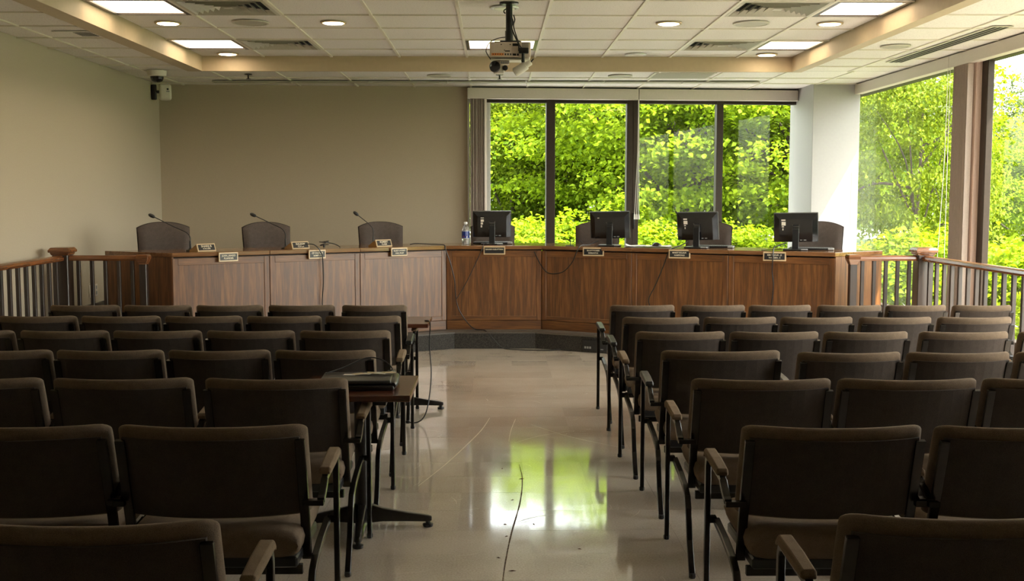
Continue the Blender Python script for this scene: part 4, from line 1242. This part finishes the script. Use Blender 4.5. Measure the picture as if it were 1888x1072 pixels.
def downlight(x, y, lit, label):
    t = thing('downlight', label, 'downlight', (x, y, ZT), 0, 'round recessed downlights')
    m = MB(); n = 24
    rings_ = []
    for r, z in ((0.120, 0.004), (0.118, -0.006), (0.100, -0.007), (0.092, 0.002), (0.086, 0.012)):
        rings_.append([(r * math.cos(2 * math.pi * k / n), r * math.sin(2 * math.pi * k / n), z) for k in range(n)])
    m.rings(rings_[:4]).build('trim_ring', M['alu'] if not lit else M['cream_paint'], t, smooth=True)
    MB().lathe([(0.088, -0.0085), (0.084, -0.0095)], n).build('lens', M['lamp_small'] if lit else M['lamp_off'], t)
dlab = [(-2.942, 10.33, 1, 'lit round downlight below the ceiling light on the plain-wall side'),
        (-1.441, 10.28, 1, 'lit round downlight second from the plain wall, in the nearer row'),
        (1.59, 10.28, 1, 'lit round downlight between projector and window-side speaker grille'),
        (3.054, 10.27, 1, 'lit round downlight by the window-side tray edge, nearer row'),
        (-2.924, 12.54, 1, 'lit round downlight in the far tray corner by the plain wall'),
        (1.576, 12.54, 0, 'unlit round downlight in the far tray row'),
        (3.029, 12.52, 1, 'lit round downlight in the far tray corner by the windows'),
        (0.092, 9.46, 0, 'unlit round downlight just behind the projector pole')]
for x, y, lit, lb in dlab:
    downlight(x, y, lit, lb)
def speaker(x, y, z, r, label):
    t = thing('speaker_grille', label, 'speaker', (x, y, z), 0, 'round ceiling speaker grilles')
    n = 28
    rings_ = [[(q * math.cos(2 * math.pi * k / n), q * math.sin(2 * math.pi * k / n), zz) for k in range(n)] for q, zz in ((r, 0.004), (r * 0.99, -0.006), (r * 0.88, -0.008), (r * 0.86, -0.002))]
    MB().rings(rings_).build('ring', M['vent'], t, smooth=True)
    MB().lathe([(r * 0.86, -0.0045), (r * 0.5, -0.009), (r * 0.1, -0.011)], n).build('mesh_cover', M['grille'], t, smooth=True)
speaker(-2.189, 10.29, ZT, 0.165, 'round speaker grille in the tray on the plain-wall side')
speaker(2.34, 10.28, ZT, 0.165, 'round speaker grille in the tray on the window side')
speaker(-0.638, 13.35, ZC, 0.145, 'round speaker grille over the plain back wall')
speaker(1.497, 13.35, ZC, 0.145, 'round speaker grille above the middle back windows')
speaker(3.80, 10.67, ZC, 0.14, 'round speaker grille beside the long slot vent')
def sprinkler(x, y, label):
    t = thing('sprinkler_head', label, 'sprinkler', (x, y, ZC), 0, 'sprinkler heads below the ceiling')
    MB().lathe([(0.045, 0.0), (0.045, -0.006), (0.02, -0.012)], 14).build('escutcheon', M['dark_metal'], t)
    MB().tube([(0, 0, -0.005), (0, 0, -0.05)], 0.010, 8).build('stem', M['dark_metal'], t)
    MB().lathe([(0.026, -0.050), (0.028, -0.055), (0.01, -0.058)], 12).build('deflector', M['dark_metal'], t)
sprinkler(-2.846, 13.2, 'small dark sprinkler head above the plain back wall')
sprinkler(0.072, 13.2, 'small dark sprinkler head just below and behind the projector')

# flat return grille near the windows, long slot vent, small wall-side vent, back slot diffuser
t = thing('return_grille', 'flat greenish return grille in the ceiling above the third back pane', 'vent', (2.21, 13.27, ZC))
MB().box(-0.36, 0.36, -0.30, 0.30, -0.004, 0.004).build('frame', M['vent'], t)
for k in range(14):
    MB().box(-0.33, 0.33, -0.27 + k * 0.04, -0.25 + k * 0.04, -0.009, -0.003).build('slat', M['grille'], t)
t = thing('slot_vent', 'long three-slot ceiling vent running beside the side windows', 'vent', (4.24, 10.66, ZC))
MB().box(-0.09, 0.09, -1.27, 1.27, -0.003, 0.004).build('frame', M['vent'], t)
for k in range(3):
    MB().box(-0.066 + k * 0.048, -0.030 + k * 0.048, -1.24, 1.24, -0.0045, -0.002).build('slot', M['void'], t)
t = thing('slot_vent', 'short slot vent in the ceiling border above the plain wall', 'vent', (-3.62, 9.95, ZC))
MB().box(-0.17, 0.17, -0.14, 0.14, -0.003, 0.004).build('frame', M['tile'], t)
for k in range(5):
    MB().box(0.0, 0.15, -0.11 + k * 0.05, -0.085 + k * 0.05, -0.0045, -0.002).build('slot', M['void'], t)
t = thing('slot_diffuser', 'long grey slot diffuser in the ceiling along the back wall', 'vent', (0, 14.0, ZC))
for k in range(7):
    x0 = -3.45 + k * 0.965
    MB().box(x0, x0 + 0.955, -0.07, 0.07, -0.016, -0.0015).build('section', M['grille'], t, bev=0.003)

# dome camera and wall camera
t = thing('dome_camera', 'white ceiling dome camera in the corner above the plain wall', 'camera', (-3.80, 12.86, ZC))
MB().lathe([(0.108, 0.002), (0.108, -0.02), (0.100, -0.06), (0.072, -0.066)], 24).build('housing', M['cam_white'], t, smooth=True)
MB().lathe([(0.074, -0.064), (0.070, -0.09), (0.058, -0.115), (0.03, -0.128), (0.004, -0.131)], 24).build('dome', M['black_gloss'], t, smooth=True)
t = thing('wall_camera', 'white box camera on a black bracket high in the wall corner', 'camera', (-4.10, 14.2, 2.935), R(18))
MB().box(-0.165, -0.10, 0.0, 0.05, -0.10, 0.09).build('bracket', M['black'], t, bev=0.012, seg=2)
MB().tube([(-0.12, 0.02, 0.0), (-0.03, 0.02, 0.0)], 0.02, 10).build('arm', M['black'], t)
MB().box(-0.07, 0.075, -0.07, 0.06, -0.105, 0.095).build('body', M['cam_white'], t, bev=0.03, seg=3)
MB().lathe([(0.013, 0), (0.011, 0.006)], 12, (0.028, -0.070, 0.03), Matrix.Rotation(R(90), 4, 'X')).build('lens', M['black_gloss'], t)
MB().box(0.01, 0.05, -0.0715, -0.069, -0.005, 0.008).build('status_strip', M['grey_plastic'], t)

# ---------------------------------------------------------------- ceiling projector with the two small cameras under it
t = thing('projector', 'beige projector hanging from the ceiling on a black pole', 'projector', (0.128, 9.20, 2.80))
MB().lathe([(0.078, 0.40), (0.078, 0.388), (0.06, 0.383)], 24).build('ceiling_plate', M['black'], t)
MB().tube([(0, 0, 0.39), (0, 0, 0.15)], 0.027, 16).build('pole', M['black'], t, smooth=True)
MB().tube([(0, 0, 0.175), (0, 0, 0.09)], 0.033, 16).build('collar', M['black'], t, smooth=True)
MB().box(-0.075, 0.085, -0.06, 0.06, 0.078, 0.092).box(-0.12, -0.06, -0.05, -0.02, 0.074, 0.086).box(0.04, 0.10, -0.03, 0.0, 0.082, 0.09).build('mount_bracket', M['black'], t, bev=0.003)
MB().box(-0.158, 0.172, -0.10, 0.15, -0.045, 0.075).build('case', M['proj'], t, bev=0.008, seg=2)
MB().box(-0.140, 0.02, -0.102, -0.099, -0.03, 0.058).build('rear_panel', M['proj'], t, bev=0.001)
MB().box(-0.142, -0.045, -0.1045, -0.100, -0.032, -0.015).build('orange_ports', M['orange'], t)
for k in range(5):
    MB().lathe([(0.0045, 0), (0.0045, 0.003)], 8, (-0.130 + k * 0.019, -0.1045, -0.0235), Matrix.Rotation(R(90), 4, 'X')).build('jack', M['black'], t)
for k in range(4):
    MB().box(-0.037 + k * 0.021, -0.026 + k * 0.021, -0.1035, -0.099, -0.031, -0.017).build('jack', M['black'], t)
for x0, x1, z0, z1 in ((0.028, 0.055, -0.034, -0.018), (0.062, 0.075, -0.034, -0.018), (-0.07, -0.06, 0.05, 0.057), (0.002, 0.012, 0.05, 0.057), (-0.043, -0.035, 0.005, 0.012), (0.026, 0.075, 0.042, 0.062), (-0.035, 0.005, -0.002, 0.006)):
    MB().box(x0, x1, -0.1032, -0.099, z0, z1).build('port', M['void'], t)
for k in range(7):
    MB().box(0.10, 0.155, -0.1025, -0.099, 0.062 - k * 0.009, 0.066 - k * 0.009).build('vent_slot', M['void'], t)
MB().box(0.075, 0.155, -0.15, -0.10, -0.02, 0.025).build('plug_block', M['black'], t, bev=0.006, seg=2)
MB().tube([(0.11, -0.13, -0.01), (0.11, -0.12, -0.09)], 0.013, 10).build('plug_tail', M['black'], t)
MB().tube(smooth_path([(0.01, -0.03, 0.30), (0.03, -0.05, 0.24), (0.02, -0.06, 0.19), (0.05, -0.09, 0.11), (0.075, -0.13, 0.05), (0.075, -0.125, 0.0)]), 0.006, 6).build('lead', M['black'], t, smooth=True)
MB().tube(smooth_path([(0.035, -0.01, 0.30), (0.045, -0.03, 0.26), (0.035, -0.04, 0.21), (0.055, -0.07, 0.13), (0.08, -0.12, 0.05), (0.10, -0.13, 0.02)]), 0.005, 6).build('lead', M['black'], t, smooth=True)
MB().tube(smooth_path([(-0.03, -0.04, 0.12), (-0.10, -0.06, 0.105), (-0.16, -0.07, 0.07), (-0.185, -0.07, 0.02), (-0.182, -0.07, -0.01), (-0.15, -0.06, -0.06)]), 0.004, 6).build('lead', M['black'], t, smooth=True)
MB().tube(smooth_path([(-0.025, -0.03, 0.345), (-0.04, -0.03, 0.335), (-0.042, -0.03, 0.32), (-0.03, -0.03, 0.31)]), 0.006, 6).build('lead', M['black'], t, smooth=True)
t2 = thing('projector_shelf', 'pale bracket plate under the projector holding small cameras', 'bracket', (0.128, 9.20, 2.74))
MB().box(-0.15, 0.16, -0.07, 0.10, -0.006, 0.006).build('plate', M['cam_white'], t2, bev=0.002)
MB().box(-0.08, 0.00, -0.05, 0.04, -0.035, -0.006).build('junction_box', M['proj'], t2, bev=0.004)
for k in range(5):
    MB().box(-0.065 + k * 0.014, -0.057 + k * 0.014, -0.052, -0.049, -0.032, -0.012).build('fin', M['grey_plastic'], t2)
MB().box(-0.115, -0.06, -0.04, 0.03, -0.05, -0.006).build('bracket_arm', M['proj'], t2, bev=0.003)
t3 = thing('box_camera', 'small camera with a big round black lens hood under the projector', 'camera', (0.03, 9.14, 2.66))
ry = Matrix.Rotation(R(90), 4, 'X')
MB().lathe([(0.020, 0.03), (0.043, 0.02), (0.045, 0.075), (0.040, 0.08), (0.030, 0.07)], 24, (-0.018, 0.03, 0.02), ry).build('lens_hood', M['black_gloss'], t3, smooth=True)
MB().box(-0.03, 0.06, 0.0, 0.10, -0.030, 0.035).build('body', M['cam_white'], t3, bev=0.012, seg=2)
MB().lathe([(0.020, 0.0), (0.022, 0.02), (0.015, 0.024)], 16, (0.065, 0.01, 0.012), ry).build('knob', M['black'], t3, smooth=True)
t4 = thing('cylinder_camera', 'pale cylindrical camera tilted down beneath the projector', 'camera', (0.235, 9.10, 2.672))
rc = Matrix.Rotation(R(58), 4, 'Y') @ Matrix.Rotation(R(12), 4, 'X')
MB().lathe([(0.036, -0.075), (0.037, -0.07), (0.037, 0.03), (0.034, 0.036)], 20, (0, 0, 0), rc).build('barrel', M['cam_white'], t4, smooth=True)
MB().lathe([(0.024, 0.034), (0.024, 0.075), (0.018, 0.08)], 16, (0, 0, 0), rc).build('tail', M['cam_white'], t4, smooth=True)
MB().lathe([(0.030, -0.078), (0.033, -0.0745)], 16, (0, 0, 0), rc).build('front_glass', M['black_gloss'], t4)
MB().tube([tuple(rc @ Vector((0, 0, 0.075))), tuple(rc @ Vector((0, 0, 0.105)) + Vector((0, 0, 0.012)))], 0.005, 6).build('lead', M['black'], t4)
MB().tube([(0.005, 0.0, 0.03), (0.0, 0.01, 0.062)], 0.012, 8).build('mount', M['black'], t4)

# ---------------------------------------------------------------- outside: lawn, paving, trees, shrubs
gr = struct(MB().box(-60, 80, 15.6, 120, -0.5, -0.3).box(5.1, 80, -40, 15.6, -0.5, -0.3).build('ground', M['soil']))
struct(MB().box(-60, 60, 50, 62, -0.32, -0.28).build('road_1', M['concrete']))
struct(MB().prism([(5.1, 11.0), (24, 9.0), (24, 17.5), (9.5, 20.0), (-20, 20.0), (-20, 15.6), (5.1, 15.6)], -0.32, -0.285).build('road_2', M['concrete']))  # paving added and shaped to bounce neutral daylight up to the ceiling
struct(MB().box(5.1, 11.5, -8, 11.0, -0.31, -0.288).build('ground_bounce', M['bounce_brown']))  # unseen brown ground, added so less green light bounces onto the ceiling
nr_ = np.random.default_rng(11)
def leaf_mesh(name, pts, nrm, size, mat):
    n = len(pts)
    a = nr_.normal(size=(n, 3)); nrm = nrm / np.linalg.norm(nrm, axis=1, keepdims=True)
    a -= nrm * np.sum(a * nrm, axis=1, keepdims=True); a /= np.linalg.norm(a, axis=1, keepdims=True)
    b = np.cross(nrm, a)
    sz = size * nr_.uniform(0.65, 1.25, (n, 1))
    fold = nrm * sz * 0.16
    v = np.empty((n, 6, 3))
    v[:, 0] = pts - a * sz * 0.5
    v[:, 1] = pts - b * sz * 0.42 - a * sz * 0.05 + fold
    v[:, 2] = pts - b * sz * 0.22 + a * sz * 0.28 + fold * 0.4
    v[:, 3] = pts + a * sz * 0.56 - fold * 0.6
    v[:, 4] = pts + b * sz * 0.22 + a * sz * 0.28 + fold * 0.4
    v[:, 5] = pts + b * sz * 0.42 - a * sz * 0.05 + fold
    idx = (np.arange(n) * 6)[:, None, None] + np.array([[0, 3, 2, 1], [0, 5, 4, 3]])[None]
    me = bpy.data.meshes.new(name)
    me.vertices.add(n * 6); me.vertices.foreach_set('co', v.reshape(-1).astype(np.float32))
    me.loops.add(n * 8); me.loops.foreach_set('vertex_index', idx.reshape(-1).astype(np.int32))
    me.polygons.add(n * 2); me.polygons.foreach_set('loop_start', (np.arange(n * 2) * 4).astype(np.int32))
    me.update(calc_edges=True); me.validate()
    me.materials.append(mat)
    return me
def crown(rx, rz, ncl, per, size, spread=0.5, flat=0.30, inner=0.45, low=-1.0):
    d = nr_.normal(size=(ncl * 2, 3)); d /= np.linalg.norm(d, axis=1, keepdims=True)
    d = d[d[:, 2] > low][:ncl]
    ncl = len(d)
    rad = nr_.uniform(inner, 1.0, (ncl, 1)) ** 0.6
    lump = 1 + 0.18 * np.sin(d[:, :1] * 5 + 1) * np.cos(d[:, 1:2] * 4)
    c = d * rad * lump * np.array([[rx, rx, rz]])
    p = nr_.normal(size=(ncl, per, 3)) * np.array([spread, spread, spread * flat])
    out = d.copy(); out[:, 2] = 0
    rr = np.sqrt((p[..., 0] ** 2 + p[..., 1] ** 2))
    p[..., 2] -= 0.28 * rr ** 1.5
    p += c[:, None, :]
    nrm = np.array([0, 0, 1.0]) + nr_.normal(size=p.shape) * 0.6 + d[:, None, :] * 0.35
    return p.reshape(-1, 3), nrm.reshape(-1, 3), c
def make_tree(name, label, rx, rz, cz, ncl, per, size, mat, nb=9, spread=0.5, low=-0.85, trunk=0.16, inner=0.45):
    t = thing(name, label, 'tree', (0, 0, -0.3), 0, 'trees outside the windows')
    p, nm, c = crown(rx, rz, ncl, per, size, spread, low=low, inner=inner)
    p[:, 2] += cz
    me = leaf_mesh('foliage', p, nm, size, mat)
    o = bpy.data.objects.new('foliage', me); COL.objects.link(o); o.parent = t; o['kind'] = 'stuff'
    top = cz + rz * 0.35
    lean = nr_.normal(size=2) * 0.25
    tp = smooth_path([(0, 0, 0), (lean[0] * 0.4, lean[1] * 0.4, cz * 0.35), (lean[0], lean[1], cz * 0.8), (lean[0] * 1.3, lean[1] * 1.3, top)], 4)
    MB().tube(tp, trunk, 8, trunk * 0.35).build('trunk', M['bark'], t, smooth=True)
    sel = nr_.choice(len(c), min(nb, len(c)), replace=False)
    for k in sel:
        e = c[k] + np.array([0, 0, cz])
        s = tp[min(len(tp) - 1, 2 + int(nr_.integers(1, len(tp) - 3)))]
        mid = (Vector(e) + s) / 2 + Vector((nr_.normal() * 0.25, nr_.normal() * 0.25, 0.25))
        MB().tube(smooth_path([s, mid, Vector(e)], 4), trunk * 0.42, 6, trunk * 0.08).build('branch', M['bark'], t, smooth=True)
    return t
def place(tr, x, y, s=1.0, rz=0.0, label=None):
    tr.location = (x, y, -0.3); tr.rotation_euler.z = rz; tr.scale = s if isinstance(s, tuple) else (s, s, s)
    if label: tr['label'] = label
    return tr
maple = make_tree('maple_tree', '', 4.0, 3.3, 3.7, 330, 150, 0.110, M['leaf_maple'], 18, 0.36)
yellow = make_tree('young_tree', '', 2.6, 2.3, 2.7, 190, 130, 0.095, M['leaf_yellow'], 10, 0.30, trunk=0.09)
pale = make_tree('linden_tree', '', 4.4, 4.2, 5.0, 290, 140, 0.13, M['leaf_pale'], 14, 0.38)
dark = make_tree('elm_tree', '', 5.2, 5.0, 5.4, 180, 95, 0.26, M['leaf_dark'], 12, 0.75)
bush = make_tree('leafy_bush', '', 1.25, 0.85, 0.75, 110, 70, 0.10, M['leaf_maple'], 4, 0.2, low=-0.5, trunk=0.03)
place(maple, 4.4, 26.5, 1.0, 0.3, 'large bright green maple filling the middle back windows')
place(yellow, 0.55, 29.5, 1.0, 0, 'yellow-green young tree seen in the back pane beside the vertical blind')
place(pale, -0.3, 38, 1.0, 0, 'pale green tree standing behind the yellow-green one, first back pane')
place(dark, 3.5, 46, 1.1, 0, 'dark tree far behind the maple in the back windows')
place(bush, 0.95, 20.5, 1.0, 0, 'dark leafy bush low in the first back pane by the monitor')
def more(src, x, y, s, rz, label):
    return place(copy_tree(src), x, y, s, rz, label)
more(maple, 7.2, 25.0, 0.92, 2.1, 'maple with dark limbs directly behind the white pillar and side window')
more(maple, 1.9, 32, 1.05, 4.0, 'maple further back between the first two back panes')
more(yellow, 7.15, 19.0, (0.56, 0.56, 0.95), 1.0, 'bright yellow-green tree close to the side window by the blind cords')
more(yellow, 6.1, 30.5, 1.2, 2.0, 'yellow-green tree behind the maple, last back pane')
more(pale, 12.9, 27, 0.5, 1.4, 'pale green tree seen through the side window past the pink pier')
more(maple, 10.6, 21, 0.48, 5.2, 'maple low in the side window nearest the frame edge')
more(dark, 9, 44, 1.1, 1.0, 'dark tree in the far belt behind the white pillar')
more(dark, -6, 46, 1.0, 2.0, 'dark tree in the far belt hidden by the plain back wall')
more(dark, 13.5, 47, 0.9, 3.0, 'dark tree in the far belt beyond the side window')
more(dark, 15.8, 31, 0.44, 4.4, 'dark tree standing behind the pale one in the side window')
more(pale, 5.6, 40, 1.05, 3.3, 'pale tree in the far belt behind the middle panes')
more(bush, 2.6, 21.5, 1.0, 2.2, 'leafy bush low behind the second monitor')
more(bush, 4.4, 21, 0.9, 4.2, 'leafy bush low behind the third monitor')
more(bush, 6.6, 16.2, 0.95, 0.6, 'leafy shrub outside the side window behind the desk end')
more(bush, 6.6, 13.4, 0.85, 1.6, 'leafy shrub outside the side window behind the railing corner')
more(bush, 6.6, 11.0, 0.9, 3.6, 'leafy shrub outside the side window behind the pink pier')
more(bush, 6.6, 8.6, 0.95, 5.0, 'leafy shrub outside the side window nearest the hall seats')
more(bush, 9.1, 14.8, 1.1, 2.8, 'leafy shrub further out beyond the side window')
more(bush, 9.2, 11.8, 1.05, 0.2, 'leafy shrub further out past the pink pier')
